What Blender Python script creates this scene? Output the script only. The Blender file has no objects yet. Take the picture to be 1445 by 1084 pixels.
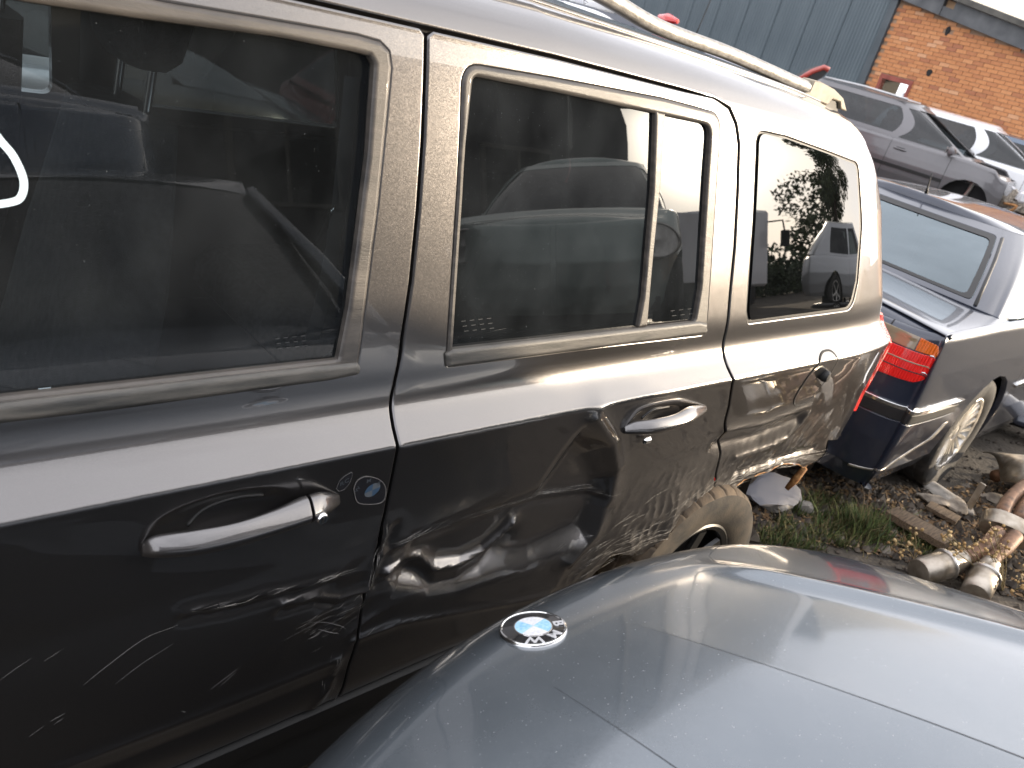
import bpy, math, random
import numpy as np
from mathutils import Vector, Matrix
from mathutils.geometry import delaunay_2d_cdt

# ------------------------------------------------------------------ camera, sky, sun, exposure
scene = bpy.context.scene
COL = scene.collection
R = math.radians
FPX, IW, IH = 1150.0, 1445.0, 1084.0
CAM = np.array([0.0, -0.92, 1.665])          # metres; X runs along the dark car towards its tail, Y into it, Z up


def cam_axes():
    cx, cy = IW / 2, IH / 2
    vx = np.array([1943 - cx, 354 - cy, FPX]); vx /= np.linalg.norm(vx)
    h2 = np.array([943 - cx, 64 - cy, FPX])
    n = np.cross(vx, h2); n /= np.linalg.norm(n)
    if n[1] > 0: n = -n
    return np.array([vx, np.cross(n, vx), n])


RW = cam_axes()                               # rows: world axes seen from the camera (right, down, forward)
cam_data = bpy.data.cameras.new('camera')
cam = bpy.data.objects.new('camera', cam_data)
COL.objects.link(cam)
m = Matrix.Identity(4)
for i in range(3):
    m[i][0], m[i][1], m[i][2], m[i][3] = RW[i, 0], -RW[i, 1], -RW[i, 2], CAM[i]
cam.matrix_world = m
cam_data.sensor_fit = 'HORIZONTAL'; cam_data.sensor_width = 36.0
cam_data.lens = 36.0 * FPX / IW
cam_data.clip_start = 0.02; cam_data.clip_end = 2000
cam_data.dof.use_dof = True
cam_data.dof.focus_distance = 1.75
cam_data.dof.aperture_fstop = 7.0
scene.camera = cam

SUN = np.array([0.823, -0.546, 0.160]); SUN /= np.linalg.norm(SUN)
EL, AZ = math.asin(SUN[2]), math.atan2(SUN[0], SUN[1])
world = bpy.data.worlds.new('World'); scene.world = world
world.use_nodes = True
nt = world.node_tree; nt.nodes.clear()


def wn(t, **k):
    n = nt.nodes.new(t)
    for a, b in k.items(): setattr(n, a, b)
    return n


wo = wn('ShaderNodeOutputWorld'); bg = wn('ShaderNodeBackground')
sky = wn('ShaderNodeTexSky', sky_type='NISHITA', sun_disc=False, sun_elevation=EL, sun_rotation=AZ,
         air_density=1.0, dust_density=1.5, ozone_density=1.0)
tc = wn('ShaderNodeTexCoord')
noise = wn('ShaderNodeTexNoise'); noise.inputs['Scale'].default_value = 2.2; noise.inputs['Detail'].default_value = 7
noise.inputs['Roughness'].default_value = 0.58
mp = wn('ShaderNodeMapping'); mp.inputs['Scale'].default_value = (1, 1, 2.6)
ramp = wn('ShaderNodeValToRGB')
ramp.color_ramp.elements[0].position = 0.30; ramp.color_ramp.elements[0].color = (0.66, 0.66, 0.66, 1)
ramp.color_ramp.elements[1].position = 0.62; ramp.color_ramp.elements[1].color = (0.97, 0.97, 0.97, 1)
cloud = wn('ShaderNodeMixRGB')               # thin bright cloud over the blue
cloud.inputs[2].default_value = (19.0, 19.0, 20.2, 1)
dot = wn('ShaderNodeVectorMath', operation='DOT_PRODUCT'); dot.inputs[1].default_value = tuple(SUN)
nrm = wn('ShaderNodeVectorMath', operation='NORMALIZE')
# hazy aureole of a low sun behind thin cloud: radiance falls with the angle from the sun
ac = wn('ShaderNodeMath', operation='ARCCOSINE')
g1 = wn('ShaderNodeMath', operation='DIVIDE'); g1.inputs[1].default_value = R(3.2)
g1s = wn('ShaderNodeMath', operation='POWER'); g1s.inputs[1].default_value = 2
g1n = wn('ShaderNodeMath', operation='MULTIPLY'); g1n.inputs[1].default_value = -1
g1e = wn('ShaderNodeMath', operation='EXPONENT')
g1m = wn('ShaderNodeMath', operation='MULTIPLY'); g1m.inputs[1].default_value = 420
g2 = wn('ShaderNodeMath', operation='DIVIDE'); g2.inputs[1].default_value = -R(13)
g2e = wn('ShaderNodeMath', operation='EXPONENT')
g2m = wn('ShaderNodeMath', operation='MULTIPLY'); g2m.inputs[1].default_value = 62
gs = wn('ShaderNodeMath', operation='ADD')
gc = wn('ShaderNodeMixRGB', blend_type='MULTIPLY'); gc.inputs[0].default_value = 1; gc.inputs[2].default_value = (1.0, 0.89, 0.72, 1)
add = wn('ShaderNodeMixRGB', blend_type='ADD'); add.inputs[0].default_value = 1
L = nt.links.new
L(tc.outputs['Generated'], nrm.inputs[0]); L(nrm.outputs[0], mp.inputs[0]); L(mp.outputs[0], noise.inputs['Vector'])
L(noise.outputs['Fac'], ramp.inputs[0]); L(ramp.outputs[0], cloud.inputs[0]); L(sky.outputs[0], cloud.inputs[1])
L(nrm.outputs[0], dot.inputs[0]); L(dot.outputs['Value'], ac.inputs[0])
L(ac.outputs[0], g1.inputs[0]); L(g1.outputs[0], g1s.inputs[0]); L(g1s.outputs[0], g1n.inputs[0]); L(g1n.outputs[0], g1e.inputs[0]); L(g1e.outputs[0], g1m.inputs[0])
L(ac.outputs[0], g2.inputs[0]); L(g2.outputs[0], g2e.inputs[0]); L(g2e.outputs[0], g2m.inputs[0])
L(g1m.outputs[0], gs.inputs[0]); L(g2m.outputs[0], gs.inputs[1]); L(gs.outputs[0], gc.inputs[1])
L(cloud.outputs[0], add.inputs[1]); L(gc.outputs[0], add.inputs[2]); L(add.outputs[0], bg.inputs[0])
bg.inputs['Strength'].default_value = 0.10
L(bg.outputs[0], wo.inputs[0])

sun_data = bpy.data.lights.new('sun', 'SUN'); sun_data.energy = 5.0; sun_data.angle = R(0.6); sun_data.color = (1.0, 0.82, 0.60)
sun = bpy.data.objects.new('sun', sun_data); COL.objects.link(sun)
sun.rotation_euler = Vector(tuple(SUN)).to_track_quat('Z', 'Y').to_euler(); sun.location = (20, -12, 10)

scene.view_settings.view_transform = 'Standard'; scene.view_settings.look = 'None'
scene.view_settings.exposure = 0.35; scene.view_settings.gamma = 1.0; scene.view_settings.use_curve_mapping = False
scene.render.engine = 'CYCLES'
scene.cycles.max_bounces = 10; scene.cycles.transparent_max_bounces = 16
scene.cycles.sample_clamp_indirect = 6.0
random.seed(7); rng = np.random.default_rng(7)

# ------------------------------------------------------------------ materials
def mat(name, base=(0.5, 0.5, 0.5), rough=0.5, metal=0.0, coat=0.0, coat_rough=0.03, spec=0.5, trans=0.0):
    mt = bpy.data.materials.new(name); mt.use_nodes = True
    b = mt.node_tree.nodes['Principled BSDF']
    b.inputs['Base Color'].default_value = (*base, 1); b.inputs['Roughness'].default_value = rough
    b.inputs['Metallic'].default_value = metal; b.inputs['Coat Weight'].default_value = coat
    b.inputs['Coat Roughness'].default_value = coat_rough; b.inputs['Specular IOR Level'].default_value = spec
    b.inputs['Transmission Weight'].default_value = trans
    return mt


def nodes(mt):
    t = mt.node_tree
    return t, t.nodes['Principled BSDF'], t.links.new


def vary(mt, c1, c2, scale=6.0, lo=0.35, hi=0.65, detail=6, stretch=(1, 1, 1), bump=0.0, bump_scale=None, rough=None, coord='Object'):
    """base colour wanders between two real colours of the surface; optional fine relief"""
    t, b, L = nodes(mt)
    tcn = t.nodes.new('ShaderNodeTexCoord'); mpn = t.nodes.new('ShaderNodeMapping'); mpn.inputs['Scale'].default_value = stretch
    nz = t.nodes.new('ShaderNodeTexNoise'); nz.inputs['Scale'].default_value = scale; nz.inputs['Detail'].default_value = detail
    rp = t.nodes.new('ShaderNodeValToRGB')
    rp.color_ramp.elements[0].position = lo; rp.color_ramp.elements[0].color = (*c1, 1)
    rp.color_ramp.elements[1].position = hi; rp.color_ramp.elements[1].color = (*c2, 1)
    L(tcn.outputs[coord], mpn.inputs[0]); L(mpn.outputs[0], nz.inputs['Vector']); L(nz.outputs['Fac'], rp.inputs[0]); L(rp.outputs[0], b.inputs['Base Color'])
    if rough:
        mr = t.nodes.new('ShaderNodeMapRange'); mr.inputs['To Min'].default_value = rough[0]; mr.inputs['To Max'].default_value = rough[1]
        L(nz.outputs['Fac'], mr.inputs[0]); L(mr.outputs[0], b.inputs['Roughness'])
    if bump:
        n2 = t.nodes.new('ShaderNodeTexNoise'); n2.inputs['Scale'].default_value = bump_scale or scale * 4; n2.inputs['Detail'].default_value = 8
        bp = t.nodes.new('ShaderNodeBump'); bp.inputs['Strength'].default_value = 1; bp.inputs['Distance'].default_value = bump
        L(mpn.outputs[0], n2.inputs['Vector']); L(n2.outputs['Fac'], bp.inputs['Height']); L(bp.outputs[0], b.inputs['Normal'])
    return mt


def paint(name, base, metal=0.7, rough=0.35, coat=1.0, flake=0.10, flake_scale=650, dust=0.0, dust_col=(0.32, 0.29, 0.25), peel=0.0, coat_rough=0.02):
    """metallic car paint: flakes under a clear coat, a film of dust in patches, slight orange peel in the coat"""
    mt = mat(name, base, rough, metal, coat, coat_rough)
    t, b, L = nodes(mt)
    tcn = t.nodes.new('ShaderNodeTexCoord'); ge = t.nodes.new('ShaderNodeNewGeometry')
    if flake:
        vo = t.nodes.new('ShaderNodeTexVoronoi'); vo.inputs['Scale'].default_value = flake_scale
        sb = t.nodes.new('ShaderNodeVectorMath'); sb.operation = 'SUBTRACT'; sb.inputs[1].default_value = (0.5, 0.5, 0.5)
        sc = t.nodes.new('ShaderNodeVectorMath'); sc.operation = 'SCALE'; sc.inputs['Scale'].default_value = flake * 2
        ad = t.nodes.new('ShaderNodeVectorMath'); ad.operation = 'ADD'
        no = t.nodes.new('ShaderNodeVectorMath'); no.operation = 'NORMALIZE'
        L(tcn.outputs['Object'], vo.inputs['Vector']); L(vo.outputs['Color'], sb.inputs[0]); L(sb.outputs[0], sc.inputs[0])
        L(ge.outputs['Normal'], ad.inputs[0]); L(sc.outputs[0], ad.inputs[1]); L(ad.outputs[0], no.inputs[0]); L(no.outputs[0], b.inputs['Normal'])
    if peel:
        pn = t.nodes.new('ShaderNodeTexNoise'); pn.inputs['Scale'].default_value = 22; pn.inputs['Detail'].default_value = 3
        pb = t.nodes.new('ShaderNodeBump'); pb.inputs['Distance'].default_value = peel; pb.inputs['Strength'].default_value = 1
        L(tcn.outputs['Object'], pn.inputs['Vector']); L(pn.outputs['Fac'], pb.inputs['Height']); L(pb.outputs[0], b.inputs['Coat Normal'])
    if dust:
        nz = t.nodes.new('ShaderNodeTexNoise'); nz.inputs['Scale'].default_value = 5; nz.inputs['Detail'].default_value = 9; nz.inputs['Roughness'].default_value = 0.7
        n3 = t.nodes.new('ShaderNodeTexNoise'); n3.inputs['Scale'].default_value = 240; n3.inputs['Detail'].default_value = 2
        mr = t.nodes.new('ShaderNodeMapRange'); mr.inputs['From Min'].default_value = 0.35; mr.inputs['From Max'].default_value = 0.75
        mr.inputs['To Min'].default_value = dust * 0.35; mr.inputs['To Max'].default_value = dust
        sp = t.nodes.new('ShaderNodeMapRange'); sp.inputs['From Min'].default_value = 0.70; sp.inputs['From Max'].default_value = 0.76
        sp.inputs['To Min'].default_value = 0; sp.inputs['To Max'].default_value = min(1, dust * 5)
        mx = t.nodes.new('ShaderNodeMath'); mx.operation = 'MAXIMUM'
        mc = t.nodes.new('ShaderNodeMixRGB'); mc.inputs[1].default_value = (*base, 1); mc.inputs[2].default_value = (*dust_col, 1)
        mm = t.nodes.new('ShaderNodeMath'); mm.operation = 'MULTIPLY_ADD'; mm.inputs[1].default_value = -metal; mm.inputs[2].default_value = metal
        cr = t.nodes.new('ShaderNodeMath'); cr.operation = 'MULTIPLY_ADD'; cr.inputs[1].default_value = 0.5; cr.inputs[2].default_value = coat_rough
        L(tcn.outputs['Object'], nz.inputs['Vector']); L(tcn.outputs['Object'], n3.inputs['Vector'])
        L(nz.outputs['Fac'], mr.inputs[0]); L(n3.outputs['Fac'], sp.inputs[0]); L(mr.outputs[0], mx.inputs[0]); L(sp.outputs[0], mx.inputs[1])
        L(mx.outputs[0], mc.inputs[0]); L(mc.outputs[0], b.inputs['Base Color']); L(mx.outputs[0], mm.inputs[0]); L(mm.outputs[0], b.inputs['Metallic'])
        L(mr.outputs[0], cr.inputs[0]); L(cr.outputs[0], b.inputs['Coat Roughness'])
    return mt


def glass(name, tint=(0.4, 0.45, 0.45), ior=1.5, dust=0.0, specks=0.0, refl=(1, 1, 1)):
    """thin car glass: mirror by Fresnel, the rest passes tinted; a grey film and specks of dust on it"""
    mt = bpy.data.materials.new(name); mt.use_nodes = True
    t = mt.node_tree; t.nodes.clear(); L = t.links.new
    out = t.nodes.new('ShaderNodeOutputMaterial')
    fr = t.nodes.new('ShaderNodeFresnel'); fr.inputs['IOR'].default_value = ior
    tr = t.nodes.new('ShaderNodeBsdfTransparent'); tr.inputs[0].default_value = (*tint, 1)
    gl = t.nodes.new('ShaderNodeBsdfGlossy'); gl.inputs['Roughness'].default_value = 0.004; gl.inputs[0].default_value = (*refl, 1)
    mx = t.nodes.new('ShaderNodeMixShader')
    L(fr.outputs[0], mx.inputs[0]); L(tr.outputs[0], mx.inputs[1]); L(gl.outputs[0], mx.inputs[2])
    last = mx
    if dust or specks:
        tcn = t.nodes.new('ShaderNodeTexCoord')
        nz = t.nodes.new('ShaderNodeTexNoise'); nz.inputs['Scale'].default_value = 9; nz.inputs['Detail'].default_value = 8
        n2 = t.nodes.new('ShaderNodeTexNoise'); n2.inputs['Scale'].default_value = 480; n2.inputs['Detail'].default_value = 3
        mp_ = t.nodes.new('ShaderNodeMapping'); mp_.inputs['Scale'].default_value = (1.3, 1.3, .9)
        mr = t.nodes.new('ShaderNodeMapRange'); mr.inputs['From Min'].default_value = 0.3; mr.inputs['From Max'].default_value = 0.75; mr.inputs['To Min'].default_value = dust * 0.3; mr.inputs['To Max'].default_value = dust
        m2 = t.nodes.new('ShaderNodeMapRange'); m2.inputs['From Min'].default_value = 0.715; m2.inputs['From Max'].default_value = 0.80; m2.inputs['To Min'].default_value = 0; m2.inputs['To Max'].default_value = specks
        mm = t.nodes.new('ShaderNodeMath'); mm.operation = 'MAXIMUM'
        df = t.nodes.new('ShaderNodeBsdfDiffuse'); df.inputs[0].default_value = (0.32, 0.36, 0.39, 1)
        m3 = t.nodes.new('ShaderNodeMixShader')
        L(tcn.outputs['Object'], mp_.inputs[0]); L(mp_.outputs[0], nz.inputs['Vector']); L(tcn.outputs['Object'], n2.inputs['Vector'])
        L(nz.outputs['Fac'], mr.inputs[0]); L(n2.outputs['Fac'], m2.inputs[0]); L(mr.outputs[0], mm.inputs[0]); L(m2.outputs[0], mm.inputs[1])
        L(mm.outputs[0], m3.inputs[0]); L(mx.outputs[0], m3.inputs[1]); L(df.outputs[0], m3.inputs[2])
        last = m3
    L(last.outputs[0], out.inputs[0])
    return mt


M = {}
M['jeep'] = paint('dark_grey_metallic', (0.112, 0.107, 0.107), 0.90, 0.29, 1.0, 0.055, 1500, dust=0.012, coat_rough=0.006)
M['jeep'].node_tree.nodes['Principled BSDF'].inputs['Coat IOR'].default_value = 1.68
M['hood'] = paint('blue_grey_metallic', (0.112, 0.134, 0.155), 0.64, 0.26, 1.0, 0.022, 900, dust=0.16, dust_col=(0.30, 0.31, 0.32), coat_rough=0.03)
M['navy'] = paint('dark_navy_paint', (0.014, 0.020, 0.038), 0.35, 0.30, 1.0, 0.03, 700, dust=0.03, dust_col=(0.35, 0.34, 0.33))
M['peu'] = paint('mid_grey_metallic', (0.125, 0.122, 0.130), 0.5, 0.4, 0.8, 0.0, dust=0.12, dust_col=(0.3, 0.29, 0.27))
M['white'] = paint('white_paint', (0.74, 0.75, 0.77), 0.0, 0.4, 0.8, 0.0, dust=0.15, dust_col=(0.5, 0.48, 0.44))
M['silver'] = paint('silver_metallic', (0.48, 0.49, 0.50), 0.7, 0.35, 0.9, 0.0, dust=0.12)
M['blue'] = paint('slate_blue_paint', (0.09, 0.13, 0.19), 0.4, 0.35, 0.9, 0.0, dust=0.1)
M['red'] = paint('red_paint', (0.38, 0.045, 0.03), 0.0, 0.45, 0.8, 0.0, dust=0.12)
M['pale_green'] = paint('pale_green_metallic', (0.36, 0.44, 0.41), 0.5, 0.35, 0.9, 0.0, dust=0.1)
M['black_car'] = paint('black_paint', (0.012, 0.012, 0.013), 0.0, 0.4, 0.9, 0.0, dust=0.06)
M['glass_front'] = glass('front_side_glass', (0.50, 0.55, 0.56), 1.5, 0.034, 0.6)
M['glass_dark'] = glass('privacy_glass', (0.035, 0.038, 0.038), 1.52, 0.052, 0.8)
M['glass_quarter'] = glass('quarter_glass', (0.02, 0.02, 0.02), 1.75, 0.012, 0.3)
M['glass_far'] = glass('plain_car_glass', (0.16, 0.19, 0.20), 1.55, 0.05, 0.0)
M['rubber'] = vary(mat('weathered_seal_rubber', rough=0.42, coat=0.15), (0.034, 0.031, 0.029), (0.100, 0.088, 0.076), 9, 0.3, 0.75, 8, (1, 1, 6), 0.0004, 90, (0.36, 0.6))
M['rubber_sill'] = vary(mat('weathered_sill_rubber', rough=0.5), (0.040, 0.040, 0.038), (0.130, 0.120, 0.105), 11, 0.3, 0.75, 9, (1, 1, 8), 0.0005, 110, (0.4, 0.65))
M['black'] = mat('black_plastic', (0.012, 0.012, 0.012), 0.55)
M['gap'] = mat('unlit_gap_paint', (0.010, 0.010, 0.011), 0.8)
M['trim'] = mat('interior_trim', (0.022, 0.023, 0.025), 0.8)
M['trim_grey'] = mat('grey_interior_trim', (0.10, 0.10, 0.105), 0.75)
M['seat'] = vary(mat('seat_cloth', rough=0.95), (0.016, 0.018, 0.021), (0.032, 0.034, 0.038), 60, bump=0.001, bump_scale=400)
M['chrome'] = mat('chrome', (0.80, 0.80, 0.80), 0.08, 1.0)
M['alu'] = vary(mat('bare_alloy', rough=0.35, metal=1.0), (0.42, 0.40, 0.37), (0.70, 0.68, 0.64), 14, rough=(0.25, 0.5))
M['rail'] = vary(mat('satin_rail', rough=0.42, metal=0.55), (0.215, 0.205, 0.19), (0.36, 0.345, 0.32), 60, 0.35, 0.7, 8, bump=0.0006, bump_scale=160)
M['rail_foot'] = vary(mat('rail_foot_plastic', rough=0.55), (0.20, 0.17, 0.12), (0.34, 0.29, 0.215), 30, 0.3, 0.7, 8)
M['tyre'] = vary(mat('dusty_sunlit_tread', rough=0.85), (0.030, 0.023, 0.016), (0.125, 0.086, 0.050), 18, 0.3, 0.7, 8, bump=0.001, bump_scale=120)  # sunlit tan of the tread is mixed into its dusty colour
M['tyre_side'] = vary(mat('dusty_shaded_sidewall', rough=0.8), (0.016, 0.014, 0.012), (0.075, 0.058, 0.040), 16, 0.35, 0.75, 8, bump=0.0008, bump_scale=150)  # dusty sidewall coloured darker, as the face out of the sun
M['tyre_black'] = vary(mat('black_tyre', rough=0.8), (0.014, 0.014, 0.014), (0.05, 0.045, 0.04), 16)
M['red_lens'] = mat('red_lamp_lens', (0.78, 0.018, 0.014), 0.12, 0, 1.0, 0.02, trans=0.0)
M['amber_lens'] = mat('amber_lamp_lens', (0.72, 0.150, 0.010), 0.12, 0, 1.0, 0.02)
M['smoke_lens'] = mat('smoked_lamp_lens', (0.22, 0.18, 0.11), 0.15, 0, 1.0, 0.02)
M['ring_black'] = mat('badge_black', (0.008, 0.008, 0.010), 0.25, 0, 1.0, 0.03)
M['badge_white'] = vary(mat('badge_white', rough=0.3, coat=1.0), (0.62, 0.64, 0.67), (0.8, 0.81, 0.84), 300)
M['badge_blue'] = vary(mat('badge_sky_blue', rough=0.3, coat=1.0), (0.22, 0.50, 0.75), (0.42, 0.68, 0.85), 160)
M['letter'] = mat('badge_letter_silver', (0.72, 0.73, 0.75), 0.3, 0.4)
M['scrape'] = vary(mat('scraped_paint', rough=0.55, metal=0.2), (0.09, 0.088, 0.085), (0.40, 0.385, 0.36), 90)
M['fine_scratch'] = mat('fine_scratch', (0.21, 0.205, 0.20), 0.45)
M['primer'] = vary(mat('torn_panel_edge', rough=0.7), (0.10, 0.085, 0.07), (0.42, 0.37, 0.30), 45, bump=0.001, bump_scale=200)
M['rust'] = vary(mat('rusted_edge', rough=0.8), (0.20, 0.075, 0.02), (0.42, 0.22, 0.08), 60)
M['marker'] = mat('pale_blue_marker', (0.62, 0.78, 0.88), 0.5)
M['orange_chalk'] = mat('orange_chalk', (0.30, 0.16, 0.05), 0.8)
M['tread_gap'] = M['tyre_black']

for nm_ in ('red_lens', 'amber_lens'):            # moulded ribs of the lens
    t, b, L = nodes(M[nm_]); tcn = t.nodes.new('ShaderNodeTexCoord'); wv = t.nodes.new('ShaderNodeTexWave'); wv.bands_direction = 'Y'; wv.inputs['Scale'].default_value = 30; bp = t.nodes.new('ShaderNodeBump'); bp.inputs['Distance'].default_value = .004; L(tcn.outputs['Object'], wv.inputs['Vector']); L(wv.outputs['Fac'], bp.inputs['Height']); L(bp.outputs[0], b.inputs['Normal'])

# ------------------------------------------------------------------ mesh helpers
def link(o, parent=None):
    COL.objects.link(o)
    if parent is not None: o.parent = parent
    return o


def mesh_obj(name, V, F, material=None, parent=None, smooth=True, normals=None, angle=None):
    me = bpy.data.meshes.new(name)
    me.from_pydata([tuple(map(float, v)) for v in V], [], [tuple(int(i) for i in f) for f in F])
    if smooth:
        me.polygons.foreach_set('use_smooth', [True] * len(me.polygons))
        if angle: me.set_sharp_from_angle(angle=R(angle))
    me.update()
    if normals is not None:
        me.normals_split_custom_set_from_vertices([tuple(map(float, n)) for n in normals])
    o = bpy.data.objects.new(name, me)
    if material: me.materials.append(material)
    return link(o, parent)


def thing(name, label, cat, loc=(0, 0, 0), rz=0.0, group=None, ry=0.0):
    o = bpy.data.objects.new(name, None); o.empty_display_size = 0.2
    COL.objects.link(o); o.location = loc; o.rotation_euler = (0, ry, rz)
    o['label'] = label; o['category'] = cat
    if group: o['group'] = group
    return o


def tag(o, label, cat, group=None):
    o['label'] = label; o['category'] = cat
    if group: o['group'] = group
    return o


class MB:
    """collects simple solids into one mesh"""
    def __init__(s): s.V, s.F = [], []
    def add(s, V, F):
        b = len(s.V); s.V += [tuple(v) for v in V]; s.F += [tuple(i + b for i in f) for f in F]; return s
    def box(s, c, d, rot=None, bev=0.0):
        c, d = np.array(c, float), np.array(d, float) / 2
        if bev <= 0: P = [(x, y, z) for x in (-1, 1) for y in (-1, 1) for z in (-1, 1)]; P = np.array(P) * d; F = [(0, 1, 3, 2), (4, 6, 7, 5), (0, 4, 5, 1), (2, 3, 7, 6), (0, 2, 6, 4), (1, 5, 7, 3)]
        else:
            b = min(bev, *(d * 0.95)); P = []; 
            for sx in (-1, 1):
                for sy in (-1, 1):
                    for sz in (-1, 1):
                        P += [(sx * d[0], sy * (d[1] - b), sz * (d[2] - b)), (sx * (d[0] - b), sy * d[1], sz * (d[2] - b)), (sx * (d[0] - b), sy * (d[1] - b), sz * d[2])]
            P = np.array(P); I = lambda x, y, z, k: ((x * 2 + y) * 2 + z) * 3 + k; F = []
            for k in range(3):
                a, e = [i for i in range(3) if i != k]
                for sgn in (0, 1):
                    q = []
                    for (p, r) in ((0, 0), (1, 0), (1, 1), (0, 1)):
                        t = [0, 0, 0]; t[k] = sgn; t[a] = p; t[e] = r; q.append(I(*t, k))
                    F.append(q)
            for k in range(3):           # edges along axis k
                a, e = [i for i in range(3) if i != k]
                for p in (0, 1):
                    for r in (0, 1):
                        t0 = [0, 0, 0]; t0[a] = p; t0[e] = r; t1 = list(t0); t1[k] = 1
                        F.append([I(*t0, a), I(*t1, a), I(*t1, e), I(*t0, e)])
            for x in (0, 1):
                for y in (0, 1):
                    for z in (0, 1): F.append([I(x, y, z, 0), I(x, y, z, 1), I(x, y, z, 2)])
        if rot is not None: P = P @ np.array(rot.to_3x3() if hasattr(rot, 'to_3x3') else rot).T
        return s.add(P + c, F)
    def tube(s, pts, r, n=10, cap=True):
        V, F = tube(pts, r, n, cap); return s.add(V, F)
    def lathe(s, prof, n=32, axis='y', c=(0, 0, 0)):
        V, F = lathe(prof, n, axis, c); return s.add(V, F)
    def build(s, name, material, parent=None, smooth=True, angle=40):
        return fixn(mesh_obj(name, s.V, s.F, material, parent, smooth, None, angle))


def fixn(o):
    import bmesh
    bm = bmesh.new(); bm.from_mesh(o.data); bmesh.ops.recalc_face_normals(bm, faces=bm.faces); bm.to_mesh(o.data); bm.free()
    return o


def catmull(P, n):
    P = np.array(P, float)
    if len(P) < 3: t = np.linspace(0, 1, n)[:, None]; return P[0] * (1 - t) + P[-1] * t
    Q = np.vstack([2 * P[0] - P[1], P, 2 * P[-1] - P[-2]])
    s = np.linspace(0, len(P) - 1 - 1e-9, n); i = s.astype(int); f = (s - i)[:, None]
    a, b, c, d = Q[i], Q[i + 1], Q[i + 2], Q[i + 3]
    return 0.5 * ((2 * b) + (-a + c) * f + (2 * a - 5 * b + 4 * c - d) * f ** 2 + (-a + 3 * b - 3 * c + d) * f ** 3)


def tube(pts, r, n=10, cap=True):
    pts = np.array(pts, float); k = len(pts)
    r = np.full(k, r) if np.isscalar(r) else np.array(r, float)
    T = np.gradient(pts, axis=0); T /= np.linalg.norm(T, axis=1)[:, None] + 1e-12
    up = np.array([0, 0, 1.0]) if abs(T[0][2]) < 0.9 else np.array([1.0, 0, 0])
    V, F = [], []
    A = np.cross(T[0], up); A /= np.linalg.norm(A)
    for i in range(k):
        A = A - T[i] * (A @ T[i]); A /= np.linalg.norm(A); B = np.cross(T[i], A)
        for j in range(n):
            a = 2 * math.pi * j / n; V.append(pts[i] + r[i] * (math.cos(a) * A + math.sin(a) * B))
    for i in range(k - 1):
        for j in range(n): F.append((i * n + j, i * n + (j + 1) % n, (i + 1) * n + (j + 1) % n, (i + 1) * n + j))
    if cap: F.append(tuple(range(n - 1, -1, -1))); F.append(tuple((k - 1) * n + j for j in range(n)))
    return V, F


def lathe(prof, n=32, axis='y', c=(0, 0, 0)):
    V, F = [], []; k = len(prof)
    for j in range(n):
        a = 2 * math.pi * j / n; ca, sa = math.cos(a), math.sin(a)
        for (r, h) in prof:
            p = {'y': (r * ca, h, r * sa), 'z': (r * ca, r * sa, h), 'x': (h, r * ca, r * sa)}[axis]
            V.append((p[0] + c[0], p[1] + c[1], p[2] + c[2]))
    for j in range(n):
        for i in range(k - 1): F.append((j * k + i, ((j + 1) % n) * k + i, ((j + 1) % n) * k + i + 1, j * k + i + 1))
    return V, F


def loft(rings, closed=True, cap=True):
    k, n = len(rings), len(rings[0]); V = [tuple(p) for rg in rings for p in rg]; F = []
    for i in range(k - 1):
        for j in range(n if closed else n - 1): F.append((i * n + j, i * n + (j + 1) % n, (i + 1) * n + (j + 1) % n, (i + 1) * n + j))
    if cap and closed: F.append(tuple(range(n - 1, -1, -1))); F.append(tuple((k - 1) * n + j for j in range(n)))
    return V, F


def grid_obj(name, P, material, parent=None, angle=None, smooth=True):
    a, b = P.shape[:2]
    F = [(i * b + j, i * b + j + 1, (i + 1) * b + j + 1, (i + 1) * b + j) for i in range(a - 1) for j in range(b - 1)]
    return fixn(mesh_obj(name, P.reshape(-1, 3), F, material, parent, smooth, None, angle))


def area2(P): x, y = P[:, 0], P[:, 1]; return 0.5 * np.sum(x * np.roll(y, -1) - np.roll(x, -1) * y)


def densify(P, step, closed=True):
    P = np.array(P, float); out = []; n = len(P)
    for i in range(n if closed else n - 1):
        a, b = P[i], P[(i + 1) % n]; k = max(1, int(math.ceil(np.linalg.norm(b - a) / step)))
        for j in range(k): out.append(a + (b - a) * j / k)
    if not closed: out.append(P[-1])
    return np.array(out)


def fillet(P, r, seg=6):
    """round the corners of a polygon; r is one radius or one per corner"""
    P = np.array(P, float); n = len(P); out = []
    for i in range(n):
        rr = r if np.isscalar(r) else r[i]
        p, a, b = P[i], P[i - 1] - P[i], P[(i + 1) % n] - P[i]
        la, lb = np.linalg.norm(a), np.linalg.norm(b); a, b = a / la, b / lb
        ang = math.acos(max(-1, min(1, a @ b)))
        if rr <= 0 or ang > math.pi - 0.05: out.append(p); continue
        d = min(rr / math.tan(ang / 2), 0.49 * la, 0.49 * lb)
        p0, p1 = p + a * d, p + b * d
        for k in range(seg + 1):
            t = k / seg; out.append((1 - t) ** 2 * p0 + 2 * t * (1 - t) * p + t * t * p1)
    return np.array(out)


def inside(poly, Q):
    x, y = Q[:, 0], Q[:, 1]; res = np.zeros(len(Q), bool); n = len(poly); j = n - 1
    for i in range(n):
        xi, yi = poly[i]; xj, yj = poly[j]
        c = ((yi > y) != (yj > y)); 
        if c.any():
            xx = (xj - xi) * (y - yi) / ((yj - yi) if yj != yi else 1e-12) + xi
            res ^= c & (x < xx)
        j = i
    return res


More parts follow.
